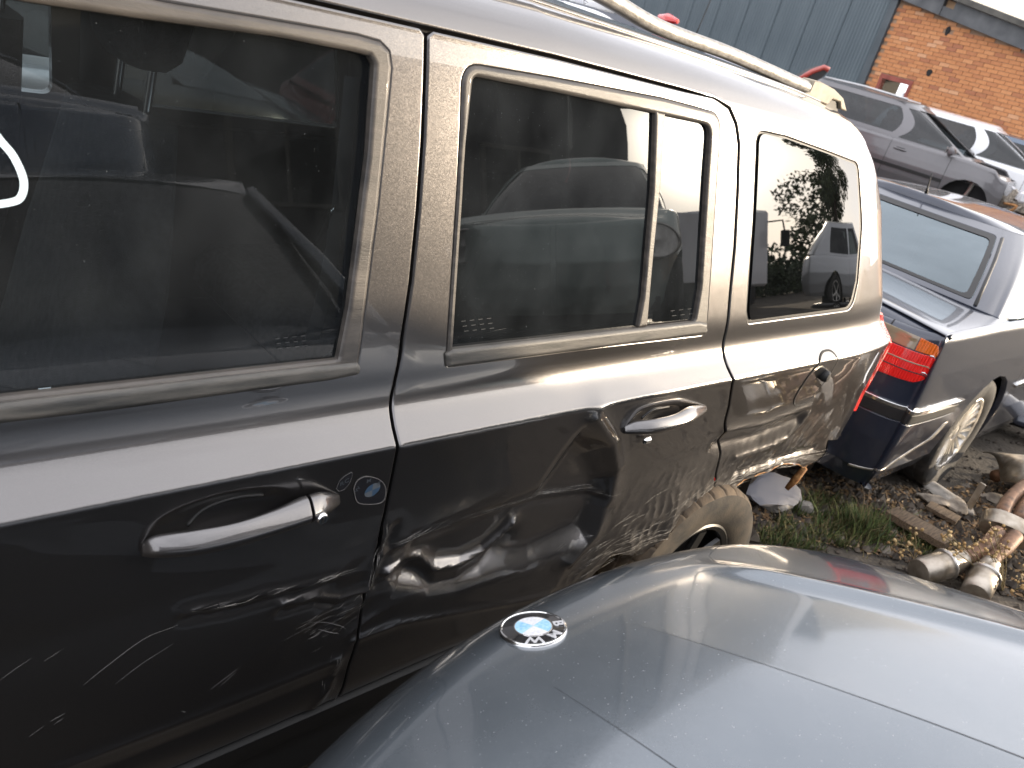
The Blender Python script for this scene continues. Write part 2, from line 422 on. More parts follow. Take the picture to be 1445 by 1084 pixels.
def line_dist(Q, P, closed=False):
    """distance of points Q to a polyline, and the parameter along it"""
    P = np.array(P, float); best = np.full(len(Q), 1e9); par = np.zeros(len(Q)); n = len(P)
    for i in range(n if closed else n - 1):
        a, b = P[i], P[(i + 1) % n]; d = b - a; l2 = d @ d + 1e-12
        t = np.clip(((Q - a) @ d) / l2, 0, 1); e = np.linalg.norm(Q - a - t[:, None] * d, axis=1)
        k = e < best; best[k] = e[k]; par[k] = i + t[k]
    return best, par


def offset_in(P, d):
    """move a dense closed loop inwards (positive area side)"""
    s = 1 if area2(P) > 0 else -1
    t = np.roll(P, -1, 0) - np.roll(P, 1, 0); t /= np.linalg.norm(t, axis=1)[:, None] + 1e-12
    n = np.stack([-t[:, 1], t[:, 0]], 1) * s
    return P + n * d, -n


def surf_normals(S, u, v, out, e=4e-4):
    tu = S(u + e, v) - S(u - e, v); tv = S(u, v + e) - S(u, v - e)
    n = np.cross(tu, tv); n /= np.linalg.norm(n, axis=1)[:, None] + 1e-15
    o = np.array(out, float) if not callable(out) else out(S(u, v))
    sg = np.sign(np.sum(n * o, axis=1)); sg[sg == 0] = 1
    tu /= np.linalg.norm(tu, axis=1)[:, None] + 1e-15; tv /= np.linalg.norm(tv, axis=1)[:, None] + 1e-15
    return n * sg[:, None], tu, tv


def patch(name, S, outline, holes=(), step=0.02, material=None, parent=None, out=(0, -1, 0), rim=0.02, roll=0.003, edge=None, lift=0.0, aspect=1.0, bevel_n=1.0, dense=()):
    """a sheet-metal (or glass) panel cut from surface S(u, v): exact outline, rounded edge, returned flange"""
    su = aspect
    loops = [np.array(outline, float)] + [np.array(h, float) for h in holes]
    sc = np.array([1.0 / su, 1.0])
    loops = [l / np.array([su, 1.0]) for l in loops]
    edge = edge or step
    loops = [densify(l, edge) for l in loops]
    ins, outn = [], []
    for k, l in enumerate(loops):
        a, o = offset_in(l, roll if k == 0 else -roll)
        ins.append(a); outn.append(o if k == 0 else -o)
    lo, hi = loops[0].min(0), loops[0].max(0)
    gx, gy = np.meshgrid(np.arange(lo[0], hi[0], step), np.arange(lo[1], hi[1], step * 0.866))
    gx[1::2] += step / 2
    G = np.stack([gx.ravel(), gy.ravel()], 1) + rng.normal(0, step * 0.02, (gx.size, 2))
    for c, rx, rz, ds in dense:
        c = np.array(c); e_ = lambda Q: ((Q[:, 0] - c[0] / su) / (rx / su)) ** 2 + ((Q[:, 1] - c[1]) / rz) ** 2
        hx_, hy_ = np.meshgrid(np.arange(c[0] / su - rx / su, c[0] / su + rx / su, ds), np.arange(c[1] - rz, c[1] + rz, ds * .866)); hx_[1::2] += ds / 2
        H_ = np.stack([hx_.ravel(), hy_.ravel()], 1) + rng.normal(0, ds * .02, (hx_.size, 2)); G = np.vstack([G[e_(G) > 1.0], H_[e_(H_) < 1.0]])
    k = inside(loops[0], G)
    for h in loops[1:]: k &= ~inside(h, G)
    G = G[k]
    for l in loops:
        d, _ = line_dist(G, l, True); G = G[d > roll + (step if not dense else step * .6) * 0.45]
    pts = []; edges = []; spans = []; outer_n = []
    for l, o in zip(loops, outn):
        b = len(pts); pts += list(l); spans.append((b, len(l))); edges += [(b + i, b + (i + 1) % len(l)) for i in range(len(l))]; outer_n += list(o)
    nb = len(pts)
    for l in ins: pts += list(l)
    pts += list(G)
    ov, oe, of, orig, _, _ = delaunay_2d_cdt([Vector((float(p[0]), float(p[1]))) for p in pts], edges, [], 0, 1e-7)
    Q = np.array([(p[0], p[1]) for p in ov]); F = np.array([tuple(f) for f in of])
    cen = Q[F].mean(1); k = inside(loops[0], cen)
    for h in loops[1:]: k &= ~inside(h, cen)
    F = F[k]
    inv = {}
    for i, os_ in enumerate(orig):
        for o in os_: inv[o] = i
    u, v = Q[:, 0] * su, Q[:, 1]
    P = S(u, v); N, tu, tv = surf_normals(S, u, v, out)
    P = P + N * lift
    N2 = N.copy(); V = P.copy(); extraV, extraN, FF = [], [], []
    base = len(Q)
    for (b, n) in spans:
        ids = [inv[b + i] for i in range(n)]
        ring = []
        for i in range(n):
            q = ids[i]; o = outer_n[b + i]
            mm = tu[q] * o[0] + tv[q] * o[1]; mm /= np.linalg.norm(mm) + 1e-12
            V[q] = P[q] - N[q] * roll * 0.55
            nn = N[q] + bevel_n * mm; N2[q] = nn / np.linalg.norm(nn)
            extraV += [V[q], P[q] - N[q] * rim]; extraN += [mm, mm]; ring.append(base + len(extraV) - 2)
        for i in range(n):
            a, c = ring[i], ring[(i + 1) % n]; FF.append((a, c, c + 1, a + 1))
    tri = V[F]; fn = np.cross(tri[:, 1] - tri[:, 0], tri[:, 2] - tri[:, 0]); flip = np.sum(fn * N[F[:, 0]], 1) < 0
    F[flip] = F[flip][:, ::-1]
    VV = np.vstack([V, np.array(extraV)]); NN = np.vstack([N2, np.array(extraN)])
    faces = [tuple(f) for f in F]
    for f in FF:
        a = VV[f[1]] - VV[f[0]]; b2 = VV[f[3]] - VV[f[0]]
        faces.append(f if np.cross(a, b2) @ NN[f[0]] > 0 else f[::-1])
    return mesh_obj(name, VV, faces, material, parent, True, NN)


def ribbon(name, pts, nrm, width, material, parent=None, lift=0.0007):
    """flat mark following 3-D points on a surface with normals nrm"""
    pts, nrm = np.array(pts), np.array(nrm); w = np.full(len(pts), width) if np.isscalar(width) else np.array(width)
    T = np.gradient(pts, axis=0); B = np.cross(nrm, T); B /= np.linalg.norm(B, axis=1)[:, None] + 1e-12
    V = np.empty((len(pts) * 2, 3)); V[0::2] = pts + nrm * lift - B * w[:, None] / 2; V[1::2] = pts + nrm * lift + B * w[:, None] / 2
    F = [(2 * i, 2 * i + 2, 2 * i + 3, 2 * i + 1) for i in range(len(pts) - 1)]
    if name is None: return V, F, np.repeat(nrm, 2, 0)
    return mesh_obj(name, V, F, material, parent, True)


def text_mesh(txt, size=1.0, extrude=0.02):
    cu = bpy.data.curves.new('text', 'FONT'); cu.body = txt; cu.size = size; cu.extrude = extrude; cu.offset = size * .025; cu.align_x = 'CENTER'; cu.align_y = 'CENTER'
    o = bpy.data.objects.new('text', cu); COL.objects.link(o); bpy.context.view_layer.update()
    me = bpy.data.meshes.new_from_object(o.evaluated_get(bpy.context.evaluated_depsgraph_get()))
    bpy.data.objects.remove(o); bpy.data.curves.remove(cu)
    return me


def pixel_ray(px, py):
    d = np.array([px - IW / 2, py - IH / 2, FPX]); d /= np.linalg.norm(d); return RW @ d


def on_z(px, py, z): d = pixel_ray(px, py); return CAM + d * (z - CAM[2]) / d[2]
def on_y(px, py, y): d = pixel_ray(px, py); return CAM + d * (y - CAM[1]) / d[1]
def on_dist(px, py, r): return CAM + pixel_ray(px, py) * r
# ------------------------------------------------------------------ the dark grey SUV: body surface
_pz = np.array([.15, .20, .30, .40, .55, .70, .80, .90, .943, .998, 1.03, 1.06, 1.09, 1.54, 1.60, 1.66])
_py = np.array([.10, .075, .05, .042, .040, .036, .024, .008, .000, .049, .0575, .0570, .060, .155, .170, .188])
_vz = np.arange(.15, 1.66, .001)
_yy = np.interp(_vz, _pz, _py)


def _sm(a, s):
    k = np.exp(-0.5 * (np.arange(-4 * s, 4 * s + 1) / s) ** 2); k /= k.sum()
    p = np.pad(a, 4 * s, mode='reflect', reflect_type='odd'); return np.convolve(p, k, 'valid')


_fine, _soft = _sm(_yy, 3), _sm(_yy, 13)
_wt = np.exp(-((_vz - .943) / .022) ** 2)
_yy = _fine * _wt + _soft * (1 - _wt)
_arc = catmull([(_yy[np.searchsorted(_vz, 1.585)], 1.585), (np.interp(1.60, _vz, _yy), 1.60), (.192, 1.634), (.228, 1.658), (.30, 1.676), (.45, 1.692), (.70, 1.704), (.925, 1.707)], 400)
_al = np.concatenate([[0], np.cumsum(np.linalg.norm(np.diff(_arc, axis=0), axis=1))]) + 1.585
V_TOP = _al[-1]


def prof(v):
    y = np.where(v < 1.585, np.interp(v, _vz, _yy), np.interp(v, _al, _arc[:, 0]))
    z = np.where(v < 1.585, v, np.interp(v, _al, _arc[:, 1]))
    return y, z


XR_V = [.2, .51, .61, .776, .93, 1.06, 1.376, 1.583, 1.70, 1.9, 2.6]
XR_X = [3.06, 3.09, 3.10, 3.075, 3.01, 2.935, 2.735, 2.54, 2.45, 2.40, 2.38]


def base_S(x, v):
    y, z = prof(v)
    xr = np.interp(v, XR_V, XR_X)
    t = np.clip((x - (xr - .5)) / .5, 0, 1.1); y = y + .045 * t ** 2.2
    c = np.clip((x - (xr - .055)) / .055, 0, .985); y = y + .05 * (1 - np.sqrt(1 - c * c))
    f = np.clip((-.2 - x) / 1.3, 0, 2); y = y + .06 * f ** 2
    w = np.clip((v - 1.47) / .22, 0, 1); w = w * w * (3 - 2 * w)
    drop = np.interp(x, [-.6, -.2, .6, 1.1, 1.6, 1.86, 2.16, 2.42, 2.7], [.05, .018, .004, 0.0, .011, .019, .030, .046, .075])
    return np.stack([x, y, z - w * drop], -1)


def U(px, py, S=None, lift=0.0):
    """where the sight line through a point of the photograph meets the side of the SUV: (x, v)"""
    S = S or base_S; d = pixel_ray(px, py); y = 0.05
    for _ in range(25):
        P = CAM + d * (y - CAM[1]) / d[1]
        x, z = P[0], P[2]; v = z
        if z > 1.56 or v > 1.585:
            vs = np.linspace(1.5, 1.82, 400); zz = S(np.full(400, x), vs)[:, 2]; k = np.argmin(np.abs(zz - z)); v = vs[k]
        y = 0.5 * y + 0.5 * (S(np.array([x]), np.array([v]))[0, 1] - lift)
    return np.array([x, v])


def UL(pts, **k): return np.array([U(*p, **k) if len(p) == 2 else np.array(p[1:]) for p in pts])


def wob(x, v, f, seed):
    r = np.random.default_rng(seed); s = 0
    for i in range(6):
        a = r.uniform(0, 2 * math.pi); g = f * r.uniform(.6, 1.7); s = s + np.sin(g * (x * math.cos(a) + v * math.sin(a)) + r.uniform(0, 6.28)) / 6
    return s


def poly_soft(x, v, poly, w):
    Q = np.stack([x, v], 1); d, _ = line_dist(Q, poly, True); d = np.where(inside(poly, Q), d, -d * .6)
    t = np.clip((d + w * .15) / w, 0, 1); return t * t * (3 - 2 * t)


D_basin = UL([(540, 800), (585, 755), (660, 728), (760, 690), (825, 600), (858, 625), (872, 665), (862, 715), (825, 765), (745, 805), (640, 830), (560, 838)])
D_edge = UL([(545, 806), (575, 792), (600, 794), (618, 808), (655, 802), (690, 785), (715, 764), (733, 746)])
D_rim = UL([(838, 588), (862, 625), (868, 662), (858, 705), (835, 752), (800, 790)])
D_scr = UL([(556, 775), (600, 752), (655, 735), (710, 720), (770, 708), (850, 697)])
D_gap = UL([(545, 748), (536, 768), (540, 782), (528, 800), (520, 830)])
D_low = UL([(500, 905), (560, 880), (640, 865), (720, 850), (770, 838)])
D_f1 = UL([(262, 861), (330, 850), (370, 838), (420, 828), (470, 814)])
D_f2 = UL([(400, 852), (450, 842), (480, 846), (520, 832)])
D_f3 = UL([(80, 1084), (200, 1040), (330, 990), (457, 940), (480, 930)])
D_f4 = UL([(440, 1000), (470, 960), (476, 935)])
D_q1 = UL([(1022, 607), (1075, 597), (1120, 580), (1140, 572)])
D_q2 = UL([(1036, 646), (1080, 632), (1110, 618), (1128, 600), (1137, 586)])
D_q3 = UL([(1040, 668), (1100, 648), (1150, 632)])
D_h = U(318, 724); D_h2 = U(932, 590)
D_arch = U(930, 745); D_arch2 = U(1085, 645); D_corner = U(478, 870)


def ridge(x, v, P, w): d, _ = line_dist(np.stack([x, v], 1), P); return np.exp(-(np.sqrt(d * d + (.3 * w) ** 2) - .3 * w) / (.62 * w))


def dent(x, v):
    """crash damage and the two finger scoops, inwards positive"""
    x, v = np.asarray(x, float), np.asarray(v, float); s = np.zeros_like(x)
    k = (v < 1.0) & (x > -.4)
    if not k.any(): return s
    a, b = x[k], v[k]; t = np.zeros_like(a)
    for c, rx, rz, dp in ((D_h, .118, .046, .030), (D_h2, .085, .040, .030)):
        q = np.clip(1 - ((a - c[0]) / rx) ** 2 - ((b - c[1]) / rz) ** 2, 0, 1); t += dp * q * q * (3 - 2 * q) ** .5 * .62
    t += .034 * poly_soft(a, b, D_basin, .09)
    t += -.019 * ridge(a, b, D_edge, .019) + .012 * ridge(a, b, D_edge - np.array([0, .045]), .028)
    t += -.015 * ridge(a, b, D_rim, .030)
    t += -.0055 * ridge(a, b, D_scr, .010) + .005 * ridge(a, b, D_scr - np.array([0, .024]), .014)
    t += -.007 * ridge(a, b, D_gap, .010) + .006 * ridge(a, b, D_gap + np.array([.022, 0]), .012)
    t += -.007 * ridge(a, b, D_low, .016)
    t += -.0075 * ridge(a, b, D_f1, .010) + .006 * ridge(a, b, D_f1 - np.array([0, .02]), .012)
    t += -.009 * ridge(a, b, D_f2, .012) + .007 * ridge(a, b, D_f2 - np.array([0, .022]), .012)
    t += -.006 * ridge(a, b, D_f3, .014) + .006 * ridge(a, b, D_f3 - np.array([0, .05]), .03)
    t += -.006 * ridge(a, b, D_f4, .012)
    t += -.011 * ridge(a, b, D_q1, .022) + .012 * ridge(a, b, D_q1 - np.array([0, .05]), .03)
    t += -.009 * ridge(a, b, D_q2, .020) + .010 * ridge(a, b, D_q3, .016)
    # crumpled metal round the wheel arch, along the foot of the door edges, a soft buckle over both doors
    m1 = np.exp(-((a - D_arch[0]) / .26) ** 2 - ((b - D_arch[1]) / .15) ** 2)
    t += m1 * (.030 * np.abs(wob(a, b, 26, 3)) + .008 * np.abs(wob(a, b, 70, 4)) - .046)
    m2 = np.exp(-((a - D_arch2[0]) / .35) ** 2 - ((b - D_arch2[1]) / .10) ** 2)
    t += m2 * (.010 * np.abs(wob(a, b, 30, 5)) + .004 * wob(a, b, 90, 6))
    m3 = np.exp(-((a - D_corner[0]) / .13) ** 2 - ((b - D_corner[1]) / .10) ** 2)
    t += m3 * (.012 * np.abs(wob(a, b, 36, 8)) + .006)
    t += .0022 * wob(a, b, 9, 11) * np.clip((.90 - b) / .2, 0, 1)
    s[k] = t; return s


def jS(x, v):
    P = base_S(x, v); P[..., 1] += dent(x, v); return P


def shift(P, dx=0.0, dv=0.0): return np.array(P) + np.array([dx, dv])


OUT = (0, -1, .15)
suv = thing('dark_grey_suv', 'dark grey metallic estate SUV with dented, scraped doors filling the picture', 'SUV', (1.2, .9, 0))
def jp(o, parent=None):                        # keep world placement while parenting to the SUV's base
    p = parent or suv; o.parent = p; o.matrix_parent_inverse = Matrix.Translation((-1.2, -.9, 0)) if p is suv else Matrix.Identity(4); return o


gapB = UL([(603, 39), (601, 100), (597, 200), (590, 300), (580, 400), (568, 480), (557, 545), (552, 575), (556, 603), (562, 634), (556, 665), (545, 720), (538, 749), (525, 820), (511, 880), (494, 940), (478, 985)])
gapB = np.vstack([gapB, [gapB[-1][0] - .004, .27]])
gut = UL([(426, 0), (500, 14), (603, 39), (694, 62), (810, 91), (887, 110), (965, 126), (1008, 138)])
gutv = float(np.median(gut[:, 1]))
gapC = UL([(1008, 138), (1030, 153), (1040, 172), (1043, 201), (1041, 271), (1037, 349), (1031, 410), (1024, 470), (1021, 497), (1027, 518), (1034, 541), (1029, 574), (1020, 609), (1017, 640), (1003, 690)])
arch = UL([(1003, 690), (982, 716), (958, 748), (935, 775)])
G = .0032
fd_top = np.array([(-.14, gutv), (gapB[0][0], gutv)])
front_door_outline = np.vstack([[(-.14, gutv - G), (gapB[0][0] - G - .01, gutv - G)], [(gapB[0][0] - G, gutv - G - .008)], shift(gapB[1:-1], -G), [(gapB[-1][0] - .02, .262), (-.30, .262), (-.345, .50), (-.36, .95), (-.42, 1.06)]])
gl_front = np.vstack([[(-.36, 1.088), (-.33, 1.115), (-.115, 1.538)], UL([(39, 0), (194, 23), (388, 50), (500, 72), (522, 78), (528, 90), (519, 217), (505, 330), (492, 431), (477, 507)])])
open_front = np.vstack([[(-.40, 1.062), (-.36, 1.115), (-.13, 1.564)], UL([(232, 0), (372, 27), (504, 50), (536, 59), (549, 72), (552, 95), (545, 170), (533, 290), (519, 400), (505, 514), (503, 527)])])
fdoor = jp(patch('front_door', jS, front_door_outline, [open_front], .0105, M['jeep'], out=OUT, rim=.03, roll=.004, edge=.008, dense=[(D_h, .13, .058, .0045), (D_corner, .12, .09, .006)])); fdoor['label'] = 'front door with long scratches and a keyhole by its handle'
rd = np.vstack([[(gapB[0][0] + G + .01, gutv - G)], gut[3:-1] * np.array([1, 0]) + np.array([0, gutv - G]), shift(gapC[:-1], -G * 1.2, -.001), shift(arch, -.006), [(1.66, .42), (1.56, .262), (gapB[-1][0] + .02, .262)], shift(gapB[1:-1][::-1], G), [(gapB[0][0] + G, gutv - G - .008)]])
open_rear = fillet(UL([(652, 88), (934, 139), (1017, 161), (1013, 232), (1005, 349), (1000, 420), (994, 473), (820, 493), (628, 518), (636, 420), (645, 280), (650, 180)]), [.035, .0, .055, 0, 0, 0, .012, 0, .012, 0, 0, 0])
rdoor = jp(patch('rear_door', jS, rd, [open_rear], .0085, M['jeep'], out=OUT, rim=.03, roll=.004, edge=.007, dense=[(D_h2, .10, .052, .0045), (D_arch, .2, .12, .0055)])); rdoor['label'] = 'rear door crumpled and creased along its lower half'
# quarter, roof edge and sill: one panel
rear_edge = [(np.interp(v, XR_V, XR_X) - .0012, v) for v in (.56, .66, .776, .90, .97, 1.06, 1.2, 1.376, 1.5, 1.583, 1.65, 1.70)]
low = UL([(1187, 615), (1168, 622), (1164, 639), (1154, 650), (1134, 660), (1126, 655), (1105, 655), (1080, 664), (1045, 678), (1019, 691), (1005, 702)])
V_D = 1.745
qopen = fillet(UL([(1068, 180), (1112, 189), (1168, 210), (1212, 228), (1217, 320), (1211, 398), (1202, 437), (1056, 457), (1053, 440), (1063, 309)]), [.03, 0, 0, .05, 0, 0, .045, .02, 0, 0])
qp = np.vstack([[(-.50, V_D), (-.50, gutv + .05), (-.13, gutv + .004), (gapB[0][0], gutv + .004)], gut[3:-1] * np.array([1, 0]) + np.array([0, gutv + .004]), shift(gapC[:-1], G * 1.2, .001), shift(gapC[-1:], .003), low[::-1], rear_edge, [(2.42, V_D)]])
quarter = jp(patch('quarter_panel', jS, qp, [qopen], .011, M['jeep'], out=lambda P: np.stack([np.zeros(len(P)), -np.ones(len(P)), .4 + 0 * P[:, 0]], 1), rim=.03, roll=.004, edge=.008))
quarter['label'] = 'rear quarter panel bent and torn above the wheel'
# dark jambs behind the gaps
def jamb(name, line, w=.05, depth=.022, m='gap'):
    line = densify(np.array(line), .03, False); P = base_S(line[:, 0], line[:, 1]); P[:, 1] += dent(line[:, 0], line[:, 1])
    N, _, _ = surf_normals(base_S, line[:, 0], line[:, 1], OUT)
    V, F, _ = ribbon(None, P - N * depth, N, w, None, lift=0); return jp(mesh_obj(name, V, F, M[m]))
jamb('door_jamb', gapB); jamb('door_jamb', np.vstack([[(-.2, gutv)], [(gapB[0][0], gutv)], gut[3:-1] * np.array([1, 0]) + np.array([0, gutv]), gapC]), m='gap')
jp(patch('sill_shade_panel', base_S, [(-.45, .03), (1.58, .03), (1.60, .252), (-.40, .254)], [], .05, M['black'], out=OUT, lift=.012, rim=.12))  # real sill, carried lower in black to stand for shade under the SUV
# roof skin between the two rails' seams
xs = np.linspace(-.55, 2.42, 30); vs = np.linspace(V_D + .004, V_TOP, 10)
X, Vv = np.meshgrid(xs, vs, indexing='ij'); P = base_S(X.ravel(), Vv.ravel()).reshape(30, 10, 3)
Q = P.copy(); Q[..., 1] = 1.85 - Q[..., 1]; P = np.concatenate([P, Q[:, ::-1][:, 1:]], 1)
jp(grid_obj('roof_skin', P, M['jeep']))
# raised seam strip along the roof edge
l = np.linspace(-.5, 2.40, 40)
for off, w in ((.0, .008), (.028, .005)):
    Pp = base_S(l, np.full(40, V_D + off)); NN, _, _ = surf_normals(base_S, l, np.full(40, V_D + off), (0, -.3, 1))
    V, F = tube(Pp + NN * .001, w * .5, 6); jp(mesh_obj('roof_ditch_strip', V, F, M['jeep'] if off == 0 else M['black']))
# ------------------------------------------------------------------ glass, seals, sill strips
def lay(name, outline, holes, material, lift, step=.02, rim=.012, roll=.003, bev=1.0, parent=None, edge=None):
    return jp(patch(name, base_S, outline, holes, step, material, out=OUT, rim=rim, roll=roll, lift=lift, bevel_n=bev, edge=edge))
gfront = lay('front_window_glass', shift(gl_front, 0, 0), [], M['glass_front'], -.010, .04, .003, .001)
lay('window_seal', shift(open_front), [gl_front], M['rubber'], .004, .006, .016, .0075, 1.6)
g_rear = UL([(664, 106), (926, 156), (920, 280), (907, 420), (902, 463), (636, 493), (647, 330), (656, 200)])
g_small = UL([(936, 160), (1003, 175), (998, 240), (988, 407), (980, 452), (911, 460), (922, 350), (930, 271)])
lay('rear_window_glass', g_rear, [], M['glass_dark'], -.008, .04, .003, .001)
lay('fixed_vent_glass', g_small, [], M['glass_dark'], -.008, .04, .003, .001)
hole_rear = fillet(UL([(667, 107), (800, 133), (1003, 175), (998, 240), (988, 407), (980, 453), (637, 493), (648, 330), (657, 200)]), [.012, 0, .035, 0, 0, .008, .006, 0, 0])
lay('window_seal', open_rear, [hole_rear], M['rubber'], .004, .006, .016, .0075, 1.6)
lay('window_divider', UL([(925, 155), (939, 158), (931, 271), (922, 360), (913, 460), (900, 462), (908, 420), (921, 271)]), [], M['rubber'], .003, .006, .012, .006, 1.6)
sill1 = np.vstack([[(-.385, 1.066), (-.39, 1.098)], UL([(0, 566), (155, 549), (310, 530), (440, 516), (502, 510), (506, 518), (504, 526), (465, 534), (310, 555), (155, 576), (0, 594)])])
lay('sill_strip', fillet(sill1, .006), [], M['rubber_sill'], .011, .007, .02, .009, 1.6)
sill2 = UL([(629, 517), (627, 499), (637, 492), (800, 474), (985, 453), (996, 456), (995, 470), (820, 493)])
lay('sill_strip', fillet(sill2, .005), [], M['rubber_sill'], .009, .007, .02, .009, 1.6)
q_glass = fillet(UL([(1072, 184), (1112, 193), (1168, 214), (1208, 231), (1213, 320), (1207, 396), (1198, 433), (1059, 452), (1057, 440), (1066, 309)]), [.025, 0, 0, .042, 0, 0, .04, .016, 0, 0])
lay('quarter_window_glass', q_glass, [], M['glass_quarter'], .001, .04, .004, .001)
lay('quarter_window_seal', shift(qopen), [q_glass], M['black'], -.004, .006, .01, .002, .6)
# pale blue marker stroke and scribble on the glass
st = catmull(UL([(-40, 140), (0, 195), (22, 222), (36, 255), (33, 278), (18, 287), (-30, 293)]), 40)
P = base_S(st[:, 0], st[:, 1]); N, _, _ = surf_normals(base_S, st[:, 0], st[:, 1], OUT)
jp(ribbon('marker_stroke', P - N * .0100, N, .0085, M['marker'], lift=.0015))
# etched maker's lines in the lower corners of the panes
M['etch'] = mat('etched_glass', (.045, .047, .047), .9)
for (ax, ay, cnt) in ((392, 480, 3), (655, 455, 3), (950, 440, 2)):
    mb = MB()
    for r_ in range(cnt):
        for k in range(4):
            q = UL([(ax + k * 12 + r_ * 2, ay + r_ * 7 - k * 1.3), (ax + k * 12 + 6 + r_ * 2, ay + r_ * 7 - k * 1.3 - .8)]); P = base_S(q[:, 0], q[:, 1]); N, _, _ = surf_normals(base_S, q[:, 0], q[:, 1], OUT)
            V, F, _ = ribbon(None, P - N * .0085, N, .0014, None); mb.add(V, F)
    jp(mesh_obj('etched_mark', mb.V, mb.F, M['etch']))['kind'] = 'stuff'
# ------------------------------------------------------------------ handles, fuel flap, lamps
def on_side(px, py, off=0.0):
    q = U(px, py, lift=off); P = base_S(q[:1], q[1:])[0]; return P + np.array([0, -off, 0])
def handle(stations, name, label=None):
    """stations: (x, z, stand-off, half height, half thickness); flat facet on top, crisp edge, undercut below"""
    rings = []; sec = [(-1, .85), (-.55, 1.0), (.02, .92), (.80, .16), (1.0, -.10), (.86, -.55), (.35, -.95), (-.4, -1.0), (-1, -.8)]
    for (x, z, o, h, t) in catmull(stations, 40):
        y0 = float(np.interp(z, _vz, _yy)); rings.append([(x, y0 - o - t * q, z + h * r_) for q, r_ in sec])
    V, F = loft(rings); o = fixn(mesh_obj(name, V, F, M['jeep'], None, True, None, 60)); bv = o.modifiers.new('soft', 'SUBSURF'); bv.levels = 1; bv.render_levels = 2; return jp(o)
def hst(L_): return [(*U(px, py, lift=o + .3 * t), o, h, t) for px, py, o, h, t in L_]
h1 = handle(hst([(199, 778, .004, .010, .006), (222, 775, .016, .0175, .012), (275, 770, .032, .0205, .014), (335, 758, .038, .0205, .013), (390, 741, .034, .0215, .015), (428, 727, .028, .0235, .019), (437, 724, .027, .0235, .019)]), 'door_handle')
h1c = handle(hst([(440, 723, .027, .0235, .019), (455, 717, .022, .0225, .017), (468, 712, .014, .018, .012), (479, 707, .004, .011, .006)]), 'handle_cap')
lp = on_side(455, 732, .0435)
mb = MB().lathe([(0, .004), (.0085, .004), (.0098, .0025), (.0110, -.001), (.0115, -.014)], 24, 'y'); lk = jp(mb.build('lock_cylinder', M['chrome'], angle=30))
for v in lk.data.vertices: v.co = Vector((v.co.x, -v.co.y, v.co.z))
lk.data.flip_normals(); lk.location = lp
ks = jp(MB().box((0, 0, 0), (.0028, .002, .011)).build('key_slot', M['black'])); ks.location = lp - np.array([0.001, .0045, 0])
handle(hst([(881, 608, .004, .009, .006), (897, 606, .015, .016, .011), (925, 604, .032, .019, .013), (955, 597, .034, .0195, .014), (975, 588, .026, .021, .017), (988, 582, .014, .017, .012), (997, 578, .004, .010, .006)]), 'door_handle')
rl_ = on_side(913, 622, .012); lk2 = jp(MB().box(rl_, (.03, .012, .02), None, .006).build('handle_base_clip', M['chrome']))
# handle scoop shadow line: shade drawn as thin black tubes along the rim
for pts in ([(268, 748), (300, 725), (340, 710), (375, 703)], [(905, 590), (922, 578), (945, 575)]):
    q = catmull(UL(pts), 20); P = jS(q[:, 0], q[:, 1]); N, _, _ = surf_normals(base_S, q[:, 0], q[:, 1], OUT); V, F = tube(P, .0035, 6); jp(mesh_obj('scoop_shadow', V, F, M['black']))
# fuel flap: a rounded plate with a recessed ring gap, hinge knob in black
fc = U(1151, 536); ang = np.linspace(0, 2 * math.pi, 48, endpoint=False)
e = lambda r: np.stack([fc[0] + r * .078 * np.sign(np.cos(ang)) * np.abs(np.cos(ang)) ** .8, fc[1] + r * .098 * np.sign(np.sin(ang)) * np.abs(np.sin(ang)) ** .8], 1)
flap = jp(patch('fuel_flap', jS, e(1.0), [], .012, M['jeep'], out=OUT, rim=.006, roll=.003, lift=.0018))
jp(patch('fuel_flap_gap', jS, e(1.02), [e(.965)], .008, M['gap'], out=OUT, rim=.002, roll=.0004, lift=.0024))
kp = on_side(1165, 531, .012); s = MB().lathe([(0, .012), (.010, .011), (.014, .006), (.015, -.004), (.012, -.02)], 20, 'y'); kn = jp(s.build('flap_catch', M['black'])); kn.scale = (1.0, -1, 1.35); kn.location = kp
# tail lamp wrapped round the corner, seen edge on
lamp = []
for (px, py) in ((1229, 452), (1236, 466), (1240, 481), (1233, 507), (1226, 530), (1217, 552), (1208, 572), (1204, 584)):
    q = U(px - 4, py); lamp.append(q)
lamp = np.array(lamp); rgs = []
for q in catmull(lamp, 24):
    xr = np.interp(q[1], XR_V, XR_X); P = base_S(np.array([xr - .03]), np.array([q[1]]))[0]
    rgs.append([P + np.array(d) for d in ((-.012, -.006, 0), (.004, -.010, 0), (.030, .004, 0), (.055, .05, 0), (.06, .16, 0), (.02, .16, 0), (0, .03, 0))])
V, F = loft(rgs); jp(fixn(mesh_obj('tail_lamp', V, F, M['red_lens'], None, True, None, 50)))
